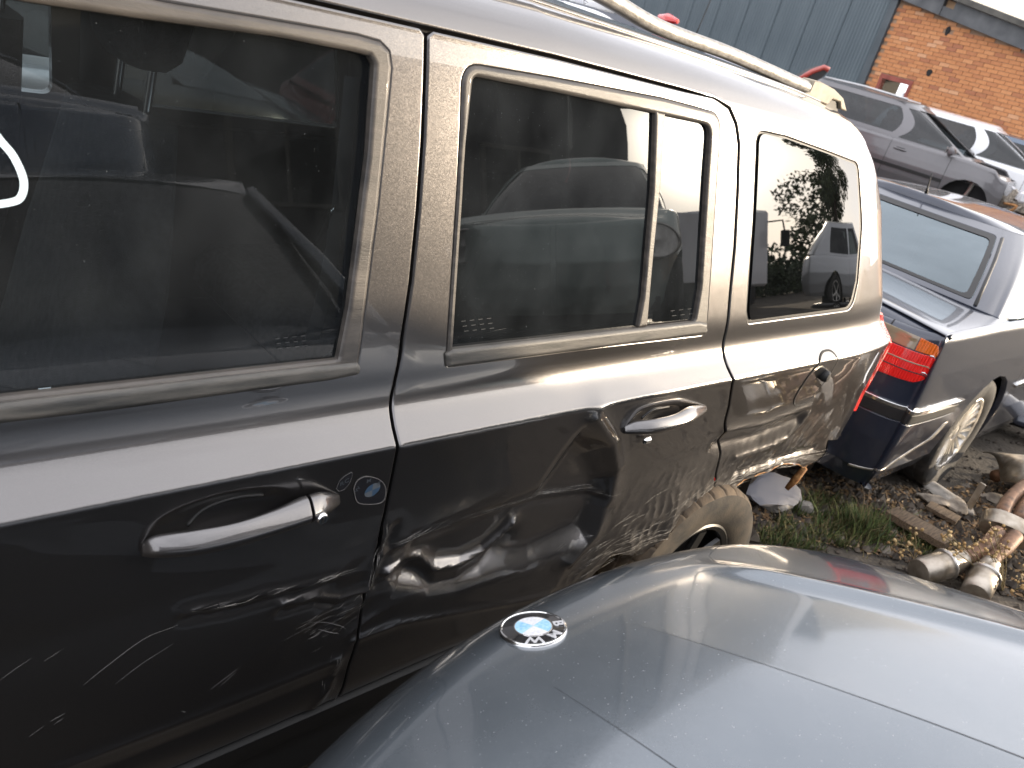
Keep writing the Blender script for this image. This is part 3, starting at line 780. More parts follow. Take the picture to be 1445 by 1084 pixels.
# tailgate with its window, far side, front end: the rest of the body
tg = []
for v in (.30, .55, .78, .95, 1.06, 1.10, 1.3, 1.5, 1.60, 1.70):
    xr = np.interp(v, XR_V, XR_X); y0 = base_S(np.array([xr - .002]), np.array([v]))[0]; ys = np.linspace(y0[1], 1.85 - y0[1], 9); tg.append([(y0[0] + .03 * (1 - ((y - .925) / .9) ** 2), y, y0[2]) for y in ys])
tg = np.array(tg); jp(grid_obj('tailgate', tg[:6], M['jeep'])); jp(grid_obj('tailgate_window', tg[5:9] + np.array([.002, 0, 0]), M['glass_dark'])); jp(grid_obj('tailgate_header', tg[8:], M['jeep']))
def mir(S): return lambda x, v: S(x, v) * np.array([1, -1, 1]) + np.array([0, 1.85, 0])
fw = fillet(np.array([(-.36, 1.09), (-.12, 1.535), (.70, 1.535), (.74, 1.09)]), .03); rw = fillet(np.array([(.90, 1.09), (.90, 1.535), (1.55, 1.535), (1.70, 1.09)]), .03); qw = fillet(np.array([(1.99, 1.09), (1.75, 1.52), (2.25, 1.50), (2.55, 1.08)]), .03)
far_out = np.array([(-.50, V_D), (-.40, .36), (1.62, .36), (1.75, .60), (2.0, .72), (2.3, .62), (2.4, .45), (3.05, .5), (3.07, .776), (3.0, .93), (2.93, 1.06), (2.73, 1.376), (2.53, 1.583), (2.42, V_D)])
jp(patch('far_body_side', mir(base_S), far_out, [fw, rw, qw], .04, M['jeep'], out=(0, 1, .2), rim=.03))
for w_, n_ in ((fw, 'glass_front'), (rw, 'glass_dark'), (qw, 'glass_dark')): jp(patch('far_window_glass', mir(base_S), w_, [], .06, M[n_], out=(0, 1, .2), rim=.003, roll=.001, lift=-.012))
jp(patch('front_wing', base_S, [(-.40, .38), (-.425, 1.04), (-.46, 1.055), (-1.35, .98), (-1.42, .62), (-1.35, .46), (-1.26, .46), (-1.20, .62), (-.98, .74), (-.74, .62), (-.66, .40)], [], .04, M['jeep'], out=OUT))
jp(patch('front_wing', mir(base_S), [(-.40, .38), (-.425, 1.04), (-.46, 1.055), (-1.35, .98), (-1.42, .62), (-1.35, .46), (-1.26, .46), (-1.20, .62), (-.98, .74), (-.74, .62), (-.66, .40)], [], .04, M['jeep'], out=(0, 1, .2)))
bon = np.array([[(x, y, z + .03 * (1 - ((y - .925) / .86) ** 2)) for y in np.linspace(.07 + max(0, (-.9 - x)) * .2, 1.78 - max(0, (-.9 - x)) * .2, 9)] for x, z in ((-.46, 1.05), (-.8, 1.02), (-1.2, .98), (-1.4, .93), (-1.46, .8), (-1.47, .3))]); jp(grid_obj('bonnet', bon[:4], M['jeep'])); jp(grid_obj('front_grille', bon[3:], M['black']))
ws = np.array([[(x + .05 * ((y - .925) / .8) ** 2, y, z) for y in np.linspace(.06 + (z - 1.05) * .23, 1.79 - (z - 1.05) * .23, 9)] for x, z in ((-.46, 1.05), (-.35, 1.25), (-.18, 1.5), (-.10, 1.62))]); jp(grid_obj('windscreen', ws, M['glass_front']))
jp(mesh_obj('roof_header', [(-.16, .19, 1.60), (-.16, 1.66, 1.60), (-.05, 1.66, 1.72), (-.05, .19, 1.72)], [(0, 1, 2, 3)], M['jeep']))
# ------------------------------------------------------------------ roof rail
rl = [on_y(px, py, .33) for px, py in ((700, -70), (800, -32), (860, -1), (928, 38), (1022, 73), (1085, 100), (1130, 120), (1148, 127))]
rings = []
for i, p in enumerate(catmull(rl, 40)):
    rings.append([(p[0], p[1] + .019 * math.copysign(abs(math.cos(a)) ** .7, math.cos(a)), p[2] + .0165 * math.copysign(abs(math.sin(a)) ** .7, math.sin(a))) for a in [2 * math.pi * k / 14 for k in range(14)]])
V, F = loft(rings); rail = jp(fixn(mesh_obj('roof_rail', V, F, M['rail'], None, True, None, 50)))
tri = [on_y(px, py, .33 - .0205) for px, py in ((824, 0), (824, 6), (830, 3.5))]; V, F = tube(tri + tri[:1], .0006, 4); jp(mesh_obj('rail_mark', V, F, M['black']))
# moulded foot of the rail: solid arch with a dark opening
ft = [on_y(px, py, .33) for px, py in ((1123, 131), (1134, 127), (1141, 111), (1150, 113), (1170, 124), (1182, 136), (1187, 155), (1178, 152), (1177, 142), (1166, 138), (1159, 146))]
mb = MB(); n = len(ft); mb.add([(p[0], p[1] - .021, p[2]) for p in ft] + [(p[0], p[1] + .021, p[2]) for p in ft], [tuple(range(n)), tuple(range(2 * n - 1, n - 1, -1))] + [(i, (i + 1) % n, n + (i + 1) % n, n + i) for i in range(n)])
rf = jp(mb.build('rail_foot', M['rail_foot'], None, True, 30)); bvm = rf.modifiers.new('bevel', 'BEVEL'); bvm.width = .004; bvm.segments = 2; bvm.limit_method = 'ANGLE'
op = [on_y(px, py, .33) for px, py in ((1157, 148), (1163, 137), (1171, 139), (1177, 144), (1177, 156))]
mb = MB(); n = len(op); mb.add([(p[0], p[1] - .012, p[2]) for p in op] + [(p[0], p[1] + .012, p[2]) for p in op], [tuple(range(n)), tuple(range(2 * n - 1, n - 1, -1))] + [(i, (i + 1) % n, n + (i + 1) % n, n + i) for i in range(n)])
jp(mb.build('foot_recess', M['black'], None, False))
fr = [on_y(px, py, .33) for px, py in ((700, -60),)][0]
jp(MB().box((.9, .33, 1.69), (.16, .04, .06), None, .01).build('rail_foot', M['rail_foot'])); 
r2 = MB(); V, F = loft([[(a[0], 1.85 - a[1], a[2]) for a in rg] for rg in rings]); r2.add(V, F); jp(r2.build('roof_rail', M['rail']))
jp(MB().box((2.35, 1.52, 1.67), (.2, .04, .06), None, .01).build('rail_foot', M['rail_foot']))
# ------------------------------------------------------------------ scrapes and scratches
def marks(name, strokes, material, S=jS, lift=.0007):
    mb = MB(); NN = []
    for (pts, w) in strokes:
        q = catmull(UL(pts), 18 if len(pts) > 2 else 8); P = S(q[:, 0], q[:, 1]); N, _, _ = surf_normals(S, q[:, 0], q[:, 1], OUT)
        wd = w * np.sin(np.linspace(.12, math.pi - .12, len(q))) ** .6
        V, F, n2 = ribbon(None, P, N, wd, None, lift=lift); mb.add(V, F); NN += list(n2)
    o = jp(mesh_obj(name, mb.V, mb.F, material, None, True)); o['kind'] = 'stuff'; return o
r = random.Random(3)
fine = [([(118, 966), (150, 940), (205, 900), (252, 882)], .0013), ([(162, 965), (200, 936), (244, 908)], .0009), ([(0, 960), (20, 945), (45, 928)], .0008), ([(62, 933), (90, 915)], .0007),
        ([(40, 1040), (62, 1024)], .0009), ([(70, 1018), (92, 1006)], .0014), ([(76, 1022), (90, 1012)], .0009), ([(297, 972), (334, 944)], .0014), ([(310, 968), (333, 948)], .0009),
        ([(400, 905), (455, 880), (475, 872)], .0008), ([(425, 882), (480, 862)], .0008), ([(452, 892), (480, 897)], .0016), ([(436, 880), (475, 884), (490, 890)], .0011), ([(255, 1003), (262, 1004)], .0012)]
marks('fine_scratches', fine, M['fine_scratch'])
def band(path, n, spread, lmin, lmax, wmax, seed):
    # a scuffed strip: many near-parallel hairlines that keep to one direction, denser towards the middle
    q = random.Random(seed); a = np.array(catmull(path, 200)); o_ = []
    for _ in range(n):
        l_ = q.uniform(lmin, lmax); i = int(q.uniform(0, 1) * 190); d = a[min(199, i + 8)] - a[i]; d = d / (np.linalg.norm(d) + 1e-6); nn_ = np.array([-d[1], d[0]]); off = q.gauss(0, spread); p = a[i] + nn_ * off; e = p + d * l_ + nn_ * q.gauss(0, .05) * l_
        o_.append(([tuple(p), tuple((p + e) / 2 + nn_ * q.gauss(0, .02) * l_), tuple(e)], q.uniform(.0003, wmax)))
    return o_
sc = band([(556, 775), (600, 752), (655, 735), (710, 720), (770, 708), (850, 697)], 60, 4, 10, 60, .0011, 1) + band([(262, 861), (330, 850), (420, 828), (470, 814)], 26, 2.2, 8, 50, .0010, 2) + band([(425, 905), (470, 880), (520, 850)], 34, 11, 8, 36, .0009, 4) + band([(455, 1000), (470, 960), (480, 935)], 16, 6, 6, 22, .0010, 5) + band([(522, 830), (532, 790), (545, 752)], 22, 3, 6, 26, .0013, 6)
marks('scrape_marks', sc, M['scrape'])
sc = band([(800, 812), (860, 770), (930, 728), (1000, 680)], 150, 13, 10, 44, .0013, 7) + band([(815, 800), (900, 752), (960, 715)], 20, 9, 20, 60, .0026, 8)
sc += band([(1010, 690), (1060, 668), (1110, 650), (1150, 640)], 110, 4.5, 8, 36, .0024, 9) + band([(1025, 672), (1080, 652), (1140, 634)], 40, 8, 6, 22, .0012, 10)
marks('scrape_marks', sc, M['scrape'])
# torn lower edge of the quarter panel: bent primer-grey lip with rust along it
el = UL([(1005, 702), (1019, 691), (1045, 678), (1080, 664), (1105, 655), (1126, 655), (1134, 660), (1154, 650), (1164, 639), (1168, 622)])
c2 = catmull(el, 60); P = jS(c2[:, 0], c2[:, 1]); jit = np.cumsum(rng.normal(0, .002, (60, 3)), 0) * .4
rg = []
for i in range(60):
    w1 = .006 + .004 * abs(math.sin(i * .9)); rg.append([P[i] + (0, -.002, .003), P[i] + jit[i] + (.0, -.005 - .002 * math.sin(i * 1.3), -w1 * .5), P[i] + jit[i] + (0, .012, -w1), P[i] + (0, .05, -.004)])
jp(grid_obj('torn_edge', np.array(rg), M['jeep'], None, 60))
V, F = tube((P + jit + np.array([0, -.004, -.005]))[8:44], .0022, 5); jp(mesh_obj('rust_lip', V, F, M['rust']))
tb = on_side(1012, 672); jp(MB().box(tb, (.022, .010, .035), Matrix.Rotation(.6, 3, 'Y'), .004).build('broken_reflector', M['red_lens']))
# ------------------------------------------------------------------ inside
def seat(x, y, back_h=.66, w=.25):
    mb = MB(); rings = []
    for t in np.linspace(0, 1, 10):
        z = .62 + t * back_h; xx = x + .14 * t + .02 * math.sin(t * 3); ww = w * (1 - .42 * max(0, t - .62) / .38) ; th = .075 - .02 * t
        rings.append([(xx + th * math.copysign(abs(math.sin(a)) ** .6, math.sin(a)), y + ww * math.copysign(abs(math.cos(a)) ** .6, math.cos(a)), z) for a in np.linspace(0, 2 * math.pi, 18, endpoint=False)])
    V, F = loft(rings); mb.add(V, F); mb.box((x - .22, y, .60), (.52, w * 2, .18), None, .05)
    return jp(mb.build('seat', M['seat'], None, True, 50))
def headrest(x, y, z, parent=None):
    rings = [[(x + dx + .05 * s * math.copysign(abs(math.sin(a)) ** .6, math.sin(a)), y + .135 * s * math.copysign(abs(math.cos(a)) ** .6, math.cos(a)), z + dz) for a in np.linspace(0, 2 * math.pi, 16, endpoint=False)] for dz, s, dx in ((0, .62, 0), (.02, .86, 0), (.07, 1, .0), (.12, .98, .0), (.16, .85, .0), (.185, .5, 0))]
    V, F = loft(rings); return jp(fixn(mesh_obj('headrest', V, F, M['seat'])))
pA, pB = on_y(205, 128, .42), on_y(240, 142, .46)
zs = (pA[2] + pB[2]) / 2
for (y, d) in ((.47, 0), (1.32, 0)):
    seat(pA[0] - .16, y, zs - .62 - .03); headrest(pA[0] + .0, y, zs + .045)
    for q in (-.065, .065): jp(MB().tube([(pA[0] - .005, y + q, zs - .06), (pA[0] + .005, y + q, zs + .06)], .0065, 10).build('headrest_post', M['chrome']))
for y in (.5, 1.3): seat(1.62, y, .62, .36); headrest(1.74, y, 1.27)
jp(MB().box((.8, .925, .42), (2.4, 1.6, .05)).build('cabin_floor', M['trim'])); jp(MB().box((2.3, .925, .70), (1.1, 1.4, .05)).build('load_floor', M['trim'])); jp(MB().box((.95, .925, 1.615), (1.9, 1.22, .02)).build('headliner', M['trim']))
for x in (.83, 1.80):
    for y0, s_ in ((.0, 1), (1.85, -1)): V, F = tube([(x, y0 + s_ * .20, .5), (x, y0 + s_ * .19, 1.1), (x - .03, y0 + s_ * .275, 1.57)], .05, 8); jp(mesh_obj('pillar_trim', V, F, M['trim']))
for y0, s_ in ((0, 1), (1.85, -1)):
    for c_, d_ in (((.25, y0 + s_ * .12, .75), (1.1, .05, .60)), ((1.3, y0 + s_ * .12, .75), (.8, .05, .60)), ((2.4, y0 + s_ * .19, .78), (.8, .05, .45))): jp(MB().box(c_, d_).build('door_card', M['trim']))
jp(MB().box((-.25, .925, .98), (.42, 1.5, .2), None, .07).build('dashboard', M['trim']))
sw = MB(); a = np.linspace(0, 2 * math.pi, 40); sw.tube([(.06 + .17 * math.cos(t) * .35, 1.32 + .18 * math.sin(t), .98 + .17 * math.cos(t)) for t in a], .015, 8, False); sw.tube([(.06, 1.32, .98), (-.15, 1.32, .88)], .04, 8); jp(sw.build('steering_wheel', M['trim']))
b = [on_y(px, py, .20) for px, py in ((497, 108), (490, 180), (478, 290), (462, 390), (440, 480))]
V, F, _ = ribbon(None, catmull(b, 20), np.repeat([[0, -1, .1]], 20, 0), .028, None); jp(mesh_obj('seat_belt', V, F, M['trim_grey']))
b = on_y(469, 297, .19); V, F = tube([b + (-.003, 0, -.008), b + (.003, 0, .008)], .003, 8); jp(mesh_obj('belt_clip', V, F, M['chrome']))
# ------------------------------------------------------------------ wheels
def wheel(name, R_, w, rim_r, mats, spokes=5, seg=144, twin=False, groove=6, parent=None, dirty=True):
    """wheel about local Y, outer face towards -Y; tread cut by grooves, rim with spokes and hub"""
    w2 = w / 2; mb = MB(); n = seg
    prof_ = [(rim_r + .006, -w2 * .80), (rim_r + .03, -w2 * .96), (R_ * .86, -w2), (R_ * .95, -w2 * .95), (R_ * .985, -w2 * .84), (R_ * .997, -w2 * .62), (R_, -w2 * .32), (R_, -w2 * .30), (R_, w2 * .30), (R_, w2 * .32), (R_ * .997, w2 * .62), (R_ * .985, w2 * .84), (R_ * .95, w2 * .95), (R_ * .86, w2), (rim_r + .03, w2 * .96), (rim_r + .006, w2 * .8)]
    V, F = [], []; k = len(prof_)
    for j in range(n):
        a = 2 * math.pi * j / n; ca, sa = math.cos(a), math.sin(a)
        for i, (r_, h) in enumerate(prof_):
            if 4 <= i <= 11:
                if j % groove == 0 and i in (4, 5, 10, 11): r_ -= .008
                if i in (6, 9): r_ -= .008
                if j % groove == groove // 2 and i in (7, 8): r_ -= .007
            V.append((r_ * ca, h, r_ * sa))
    for j in range(n):
        for i in range(k - 1): F.append((j * k + i, ((j + 1) % n) * k + i, ((j + 1) % n) * k + i + 1, j * k + i + 1))
    tread = [f for q, f in enumerate(F) if 3 <= q % (k - 1) <= 11]; side = [f for q, f in enumerate(F) if not 3 <= q % (k - 1) <= 11]
    ty = fixn(mesh_obj('tyre', V, tread + side, mats[0], parent, True, None, 35)); ty.data.materials.append(mats[1])
    ty.data.polygons.foreach_set('material_index', [0] * len(tread) + [1] * len(side))
    rm = MB().lathe([(rim_r + .012, -w2 * .82), (rim_r + .004, -w2 * .86), (rim_r - .012, -w2 * .80), (rim_r - .022, -w2 * .55), (rim_r - .03, w2 * .2), (rim_r - .02, w2 * .8)], 48)
    rim = rm.build('rim', mats[2], parent)
    sp = MB(); sp.lathe([(0, -w2 * .62), (.035, -w2 * .62), (.055, -w2 * .55), (.06, -w2 * .2)], 24)
    for s_ in range(spokes):
        a = 2 * math.pi * s_ / spokes; d = np.array([math.cos(a), 0, math.sin(a)]); p = np.array([-math.sin(a), 0, math.cos(a)]); wi, wo_ = (.030, .024) if spokes < 9 else (.010, .013)
        rings = []
        for t in (0, .35, .75, 1):
            r_ = .045 + (rim_r - .065) * t; ww = wi + (wo_ - wi) * t; h = -w2 * (.60 + .16 * t)
            rings.append([d * r_ + p * ww + (0, h + .008, 0), d * r_ + p * ww * .8 + (0, h - .004, 0), d * r_ - p * ww * .8 + (0, h - .004, 0), d * r_ - p * ww + (0, h + .008, 0), d * r_ + (0, h + .022, 0)])
        V, F = loft(rings); sp.add(V, F)
    sp.build('spokes', mats[2], parent, True, 40)
    bd = MB().lathe([(0, 0), (rim_r * .8, 0), (rim_r - .02, .02)], 32).build('brake_disc', mats[3], parent)
def put_wheel(c, name, R_, w, rim_r, mats, rz=0, rx=0, spokes=5, parent=None, groove=6, seg=144):
    e_ = bpy.data.objects.new(name, None); COL.objects.link(e_); e_.location = c; e_.rotation_euler = (rx, .3, rz)
    wheel(name, R_, w, rim_r, mats, spokes, seg, parent=e_, groove=groove); return e_
M['dark_rim'] = mat('dark_steel_rim', (.05, .05, .05), .35, .8)
WM = (M['tyre'], M['tyre_side'], M['alu'], M['black'])
jw = put_wheel((2.085, .092, .185), 'wheel', .345, .225, .205, (M['tyre'], M['tyre_side'], M['dark_rim'], M['black']), rz=R(-2), rx=R(-2), groove=10, seg=320, spokes=7); jp(jw)
for c in ((2.03, 1.72, .345), (-.98, 1.72, .345), (-.98, .13, .345)):
    w_ = put_wheel(c, 'wheel', .345, .215, .215, WM, rz=0 if c[1] < 1 else math.pi, seg=48); jp(w_)
mb = MB()
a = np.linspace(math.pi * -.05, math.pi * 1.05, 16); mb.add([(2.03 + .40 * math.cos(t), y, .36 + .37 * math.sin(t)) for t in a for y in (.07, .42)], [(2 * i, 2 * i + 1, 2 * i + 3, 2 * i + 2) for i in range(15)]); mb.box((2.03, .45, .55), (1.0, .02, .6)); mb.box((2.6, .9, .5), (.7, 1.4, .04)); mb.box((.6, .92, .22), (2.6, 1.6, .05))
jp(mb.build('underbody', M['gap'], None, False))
# torn bracket hanging behind the wheel
p0, p1, p2 = on_y(1136, 660, .12), on_y(1110, 690, .14), on_y(1098, 690, .16); V, F = tube([p0, (p0 + p1) / 2 + (0, 0, -.005), p1], [.012, .016, .01], 6); jp(mesh_obj('bumper_bracket', V, F, M['rust']))

# two cut-out stickers by the keyhole
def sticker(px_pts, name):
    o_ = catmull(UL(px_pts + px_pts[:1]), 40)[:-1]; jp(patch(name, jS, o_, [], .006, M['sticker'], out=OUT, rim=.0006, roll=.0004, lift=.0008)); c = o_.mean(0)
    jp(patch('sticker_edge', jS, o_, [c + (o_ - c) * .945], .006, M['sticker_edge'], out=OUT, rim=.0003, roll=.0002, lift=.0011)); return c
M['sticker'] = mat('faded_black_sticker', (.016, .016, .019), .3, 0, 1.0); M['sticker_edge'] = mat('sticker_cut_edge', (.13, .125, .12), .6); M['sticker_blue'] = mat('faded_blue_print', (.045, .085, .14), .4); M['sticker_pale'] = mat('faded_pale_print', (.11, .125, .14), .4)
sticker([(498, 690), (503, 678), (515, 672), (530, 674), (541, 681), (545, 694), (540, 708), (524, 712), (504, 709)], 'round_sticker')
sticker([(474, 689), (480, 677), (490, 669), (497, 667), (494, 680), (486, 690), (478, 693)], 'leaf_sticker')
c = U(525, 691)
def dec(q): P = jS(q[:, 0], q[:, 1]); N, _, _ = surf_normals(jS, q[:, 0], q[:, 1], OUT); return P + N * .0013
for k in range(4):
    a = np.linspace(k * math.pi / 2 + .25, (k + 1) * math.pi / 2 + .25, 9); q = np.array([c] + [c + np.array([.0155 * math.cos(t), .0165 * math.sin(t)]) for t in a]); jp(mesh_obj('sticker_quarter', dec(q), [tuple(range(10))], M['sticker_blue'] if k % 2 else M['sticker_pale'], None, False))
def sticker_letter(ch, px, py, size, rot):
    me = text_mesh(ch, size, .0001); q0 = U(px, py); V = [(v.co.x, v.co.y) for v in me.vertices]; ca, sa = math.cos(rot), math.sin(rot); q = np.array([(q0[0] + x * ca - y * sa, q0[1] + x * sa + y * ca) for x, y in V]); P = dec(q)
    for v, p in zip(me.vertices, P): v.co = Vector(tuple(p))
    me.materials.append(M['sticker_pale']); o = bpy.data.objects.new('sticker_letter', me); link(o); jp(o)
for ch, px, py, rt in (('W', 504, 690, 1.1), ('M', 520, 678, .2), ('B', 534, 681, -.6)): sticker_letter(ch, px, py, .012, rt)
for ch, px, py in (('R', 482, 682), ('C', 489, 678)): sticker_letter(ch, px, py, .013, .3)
# ------------------------------------------------------------------ generic saloon / hatch body with real openings
GZ = -.09                                     # level of the yard


class Car:
    """local frame: x from the tail forwards, y to the right of travel, z up. Lower body and glasshouse are surfaces wrapped round half a plan
    contour and mirrored; every panel and window is cut out of them."""
    def __init__(s, L, W, zlow=.22, belt=.95, nose=.72, tail=None, roof=1.42, gb=(.8, 3.4), gt=(1.45, 2.75), wt=.56, wb=None, rc=.16, fc=.30, bow=.05, fbow=.22, cowl=None, bulge=.04, sh=.06, shi=.055):
        s.L, s.W = L, W; h = W / 2; s.h = h; s.zlow, s.belt, s.nose, s.roof = zlow, belt, nose, roof; s.tail = tail or belt
        s.gb, s.gt = gb, gt; s.bulge = bulge; s.sh, s.shi = sh, shi
        ct = [(0, 0), (.012, h * .45), (bow * .7, h - rc * 1.4), (bow + rc * .30, h - rc * .42), (bow + rc * 1.1, h - .015), (L * .25, h), (L * .5, h + .005), (L * .75, h - .01), (L - fbow - fc * 1.0, h - .05), (L - fbow * .75, h - fc * .75), (L - fbow * .22, h * .42), (L, 0)]
        s.ct = catmull(ct, 240); s.cn = len(s.ct)
        T = np.gradient(s.ct, axis=0); T /= np.linalg.norm(T, axis=1)[:, None]; s.nrm = np.stack([-T[:, 1], T[:, 0]], 1); kk = np.exp(-.5 * (np.arange(-24, 25) / 9.) ** 2); kk /= kk.sum(); pad = np.vstack([s.nrm[1:25][::-1] * [1, -1], s.nrm, s.nrm[-25:-1][::-1] * [1, -1]]); s.nrm = np.stack([np.convolve(pad[:, 0], kk, 'valid'), np.convolve(pad[:, 1], kk, 'valid')], 1)   # points outwards on y>0 side
        wb = wb or h - .085; s.wb, s.wt = wb, wt
        def gc(a, b, w, k):
            return catmull([(a, 0), (a + .012, w * .45), (a + .05, w - .17 * k), (a + .13, w - .045), (a + .26, w - .008), (a + (b - a) * .4, w), (a + (b - a) * .7, w - .005), (b - .30, w - .03), (b - .15, w - .085), (b - .04, w * .6), (b + .03, 0)], 220)
        s.g0, s.g1 = gc(gb[0], gb[1], wb, 1), gc(gt[0], gt[1], wt, .9)
        s.cowl = cowl or gb[1]
    def ztop(s, x):
        return np.interp(x, [0, .12, s.gb[0], s.cowl - .1, s.cowl + .3, s.L - .5, s.L - .12, s.L], [s.tail - .03, s.tail, s.belt, s.belt - .005, s.belt - .03, s.nose + (s.belt - s.nose) * .38, s.nose + .02, s.nose])
    def low(s, u, v):
        """u: contour index (sign = side), v in 0..1 from sill to the inner edge of deck or bonnet"""
        sg = np.where(u < 0, -1.0, 1.0); i = np.clip(np.abs(u), 0, s.cn - 1); a = i.astype(int).clip(0, s.cn - 2); f = (i - a)[:, None]
        p = s.ct[a] * (1 - f) + s.ct[a + 1] * f; n = s.nrm[a] * (1 - f) + s.nrm[a + 1] * f
        zt = s.ztop(p[:, 0]); sh = s.sh; z1 = zt - sh
        vv = np.clip(v / .86, 0, 1); z = s.zlow + (z1 - s.zlow) * vv
        ins = np.interp(vv, [0, .12, .35, .62, .80, 1], [.07, .03, .006, .0, .010, .028])
        th = np.clip((v - .86) / .14, 0, 1.0) * math.pi / 2
        z = z + sh * np.sin(th); ins = ins + s.shi * (1 - np.cos(th))
        q = p - n * ins[:, None]
        return np.stack([q[:, 0], q[:, 1] * sg, z], 1)
    def green(s, u, t):
        sg = np.where(u < 0, -1.0, 1.0); i = np.clip(np.abs(u), 0, len(s.g0) - 1); a = i.astype(int).clip(0, len(s.g0) - 2); f = (i - a)[:, None]
        p0 = s.g0[a] * (1 - f) + s.g0[a + 1] * f; p1 = s.g1[a] * (1 - f) + s.g1[a + 1] * f; t_ = t[:, None]
        p = p0 * (1 - t_) + p1 * t_; c = np.array([(s.gb[0] + s.gb[1]) / 2, 0]); d = p - c; d /= np.linalg.norm(d, axis=1)[:, None] + 1e-9
        zb = np.interp(p0[:, 0], [s.gb[0], s.gb[0] + .3, s.gb[1] - .3, s.gb[1]], [s.belt + .03, s.belt - .02, s.belt - .03, s.belt])
        th = np.clip((t - .86) / .14, 0, 1); zz = zb + (s.roof - .045 - zb) * np.clip(t, 0, 1) + .0 * th
        p = p + d * (s.bulge * np.sin(np.clip(t, 0, 1) * math.pi))[:, None]
        return np.stack([p[:, 0], p[:, 1] * sg, zz], 1)
    def ux(s, x, v=.4, lo=40):
        us = np.linspace(lo, s.cn - 25, 500); xx = s.low(us, np.full(500, v))[:, 0]; return np.interp(x, xx, us)
    def gx(s, x, t):
        us = np.linspace(30, 190, 500); xx = s.green(us, np.full(500, t))[:, 0]; return np.interp(x, xx, us)
    def vz(s, x, z):
        vs = np.linspace(0, 1, 300); u = np.full(300, s.ux(x)); zz = s.low(u, vs)[:, 2]; return np.interp(z, zz, vs)
    def build(s, name, label, cat, loc, rz, paintm, group=None, ry=0.0, wheels=(.8, 3.5), wr=.32, arch_r=.36, wins=(), rear_t=(.07, .86), front_t=(.06, .9), detail=.05, doors=(), glassm='glass_far', missing=(), rx=0.0, wheel_m=None, umax=None, arch_z=None, spokes=5, trim_label=None):
        root = thing(name, label, cat, loc, rz, group, ry); root.rotation_euler = (rx, ry, rz); s.root = root
        out = lambda P: P - np.array([s.L / 2, 0, .6])
        az = arch_z if arch_z is not None else wr
        umax = umax or s.cn - 1
        for sg in (1, -1):
            # right and left body sides with wheel arches cut out
            pts = [(2, 0.0)]; 
            for wx in wheels:
                a = np.linspace(math.pi, 0, 13); 
                pts.append((s.ux(wx - arch_r), 0.0))
                for t in a:
                    x = wx + arch_r * math.cos(t); z = az + arch_r * math.sin(t)
                    if z > s.zlow + .02: pts.append((s.ux(x), float(s.vz(x, z))))
                pts.append((s.ux(wx + arch_r), 0.0))
            pts += [(umax - 1, 0.0), (umax - 1, 1.0), (2, 1.0)]
            pts = np.array(pts); pts[:, 0] *= sg
            o = patch('body_side', s.low, pts, [], detail, paintm, root, out=out, rim=.03, roll=.004, aspect=60.0)
            # door shut lines: fine dark grooves
            for dx in doors:
                vs = np.linspace(.10, .93, 16); uu = np.array([s.ux(dx + .0 * v) for v in vs]) * sg; P = s.low(uu, vs); N, _, _ = surf_normals(s.low, uu, vs, out, 1e-2)
                V, F, _ = ribbon(None, P, N, .007, None, lift=.0012); mesh_obj('door_gap', V, F, M['gap'], root)
        # tail and nose centre strips
        for (u0, nm) in ((2, 'tail_panel'), (umax - 1, 'nose_panel')):
            vs = np.linspace(0, 1, 20); a = s.low(np.full(20, float(u0)), vs); b = s.low(np.full(20, -float(u0)), vs); m_ = (a + b) / 2; grid_obj(nm, np.stack([a, m_, b], 1), paintm, root)
        # deck, bonnet
        us = np.linspace(0, umax - 1, 90); a = s.low(us, np.full(90, .999)); ty = np.linspace(1, -1, 11)
        P = np.array([[(p[0], p[1] * t, p[2] + .035 * (1 - t * t) * min(1, p[1] / .5)) for t in ty] for p in a])
        ka = np.searchsorted(a[:, 0], s.gb[0] + .08); kb = np.searchsorted(a[:, 0], s.gb[1] - .25)
        if ka > 1: grid_obj('deck', P[:ka + 1], paintm, root)
        if 'bonnet' not in missing: grid_obj('bonnet', P[kb:], paintm, root)
        # glasshouse: pillars with the openings cut, then the panes
        G_ = s.green; sides = []
        for w in wins:                                    # (x0 low, x1 low, x1 high, x0 high, t low, t high)
            p = fillet(np.array([(s.gx(w[0], w[4]) / 60, w[4]), (s.gx(w[1], w[4]) / 60, w[4]), (s.gx(w[2], w[5]) / 60, w[5]), (s.gx(w[3], w[5]) / 60, w[5])]), .016); sides.append(p * np.array([60, 1]))
        n = len(s.g0); RU, RW_ = 50, 47
        for sg in (1, -1):
            hol = [p * np.array([sg, 1]) for p in sides]
            patch('pillars', G_, np.array([(RU * sg, 0), (n - 46, 0), (n - 46, 1), (RU * sg, 1)]) if sg > 0 else np.array([(-RU, 0), (-(n - 46), 0), (-(n - 46), 1), (-RU, 1)]), hol, detail, paintm, root, out=out, rim=.02, roll=.004, aspect=60.0)
            for h_ in hol: patch('side_window', G_, h_, [], .08, M[glassm], root, out=out, rim=.003, roll=.001, lift=-.006, aspect=60.0)
        for nm, ua, ub, ts in (('rear_window', -RU, RU, rear_t),):
            patch('rear_frame', G_, np.array([(-RU, 0), (RU, 0), (RU, 1), (-RU, 1)]), [fillet(np.array([(-RW_ / 60, ts[0]), (RW_ / 60, ts[0]), (RW_ / 60, ts[1]), (-RW_ / 60, ts[1])]), .06) * np.array([60, 1])], detail, paintm, root, out=out, rim=.012, roll=.003, aspect=60.0)
            patch('rear_window', G_, fillet(np.array([(-RW_ / 60, ts[0]), (RW_ / 60, ts[0]), (RW_ / 60, ts[1]), (-RW_ / 60, ts[1])]), .06) * np.array([60, 1]), [], .06, M[glassm], root, out=out, rim=.003, roll=.001, lift=-.003, aspect=60.0)
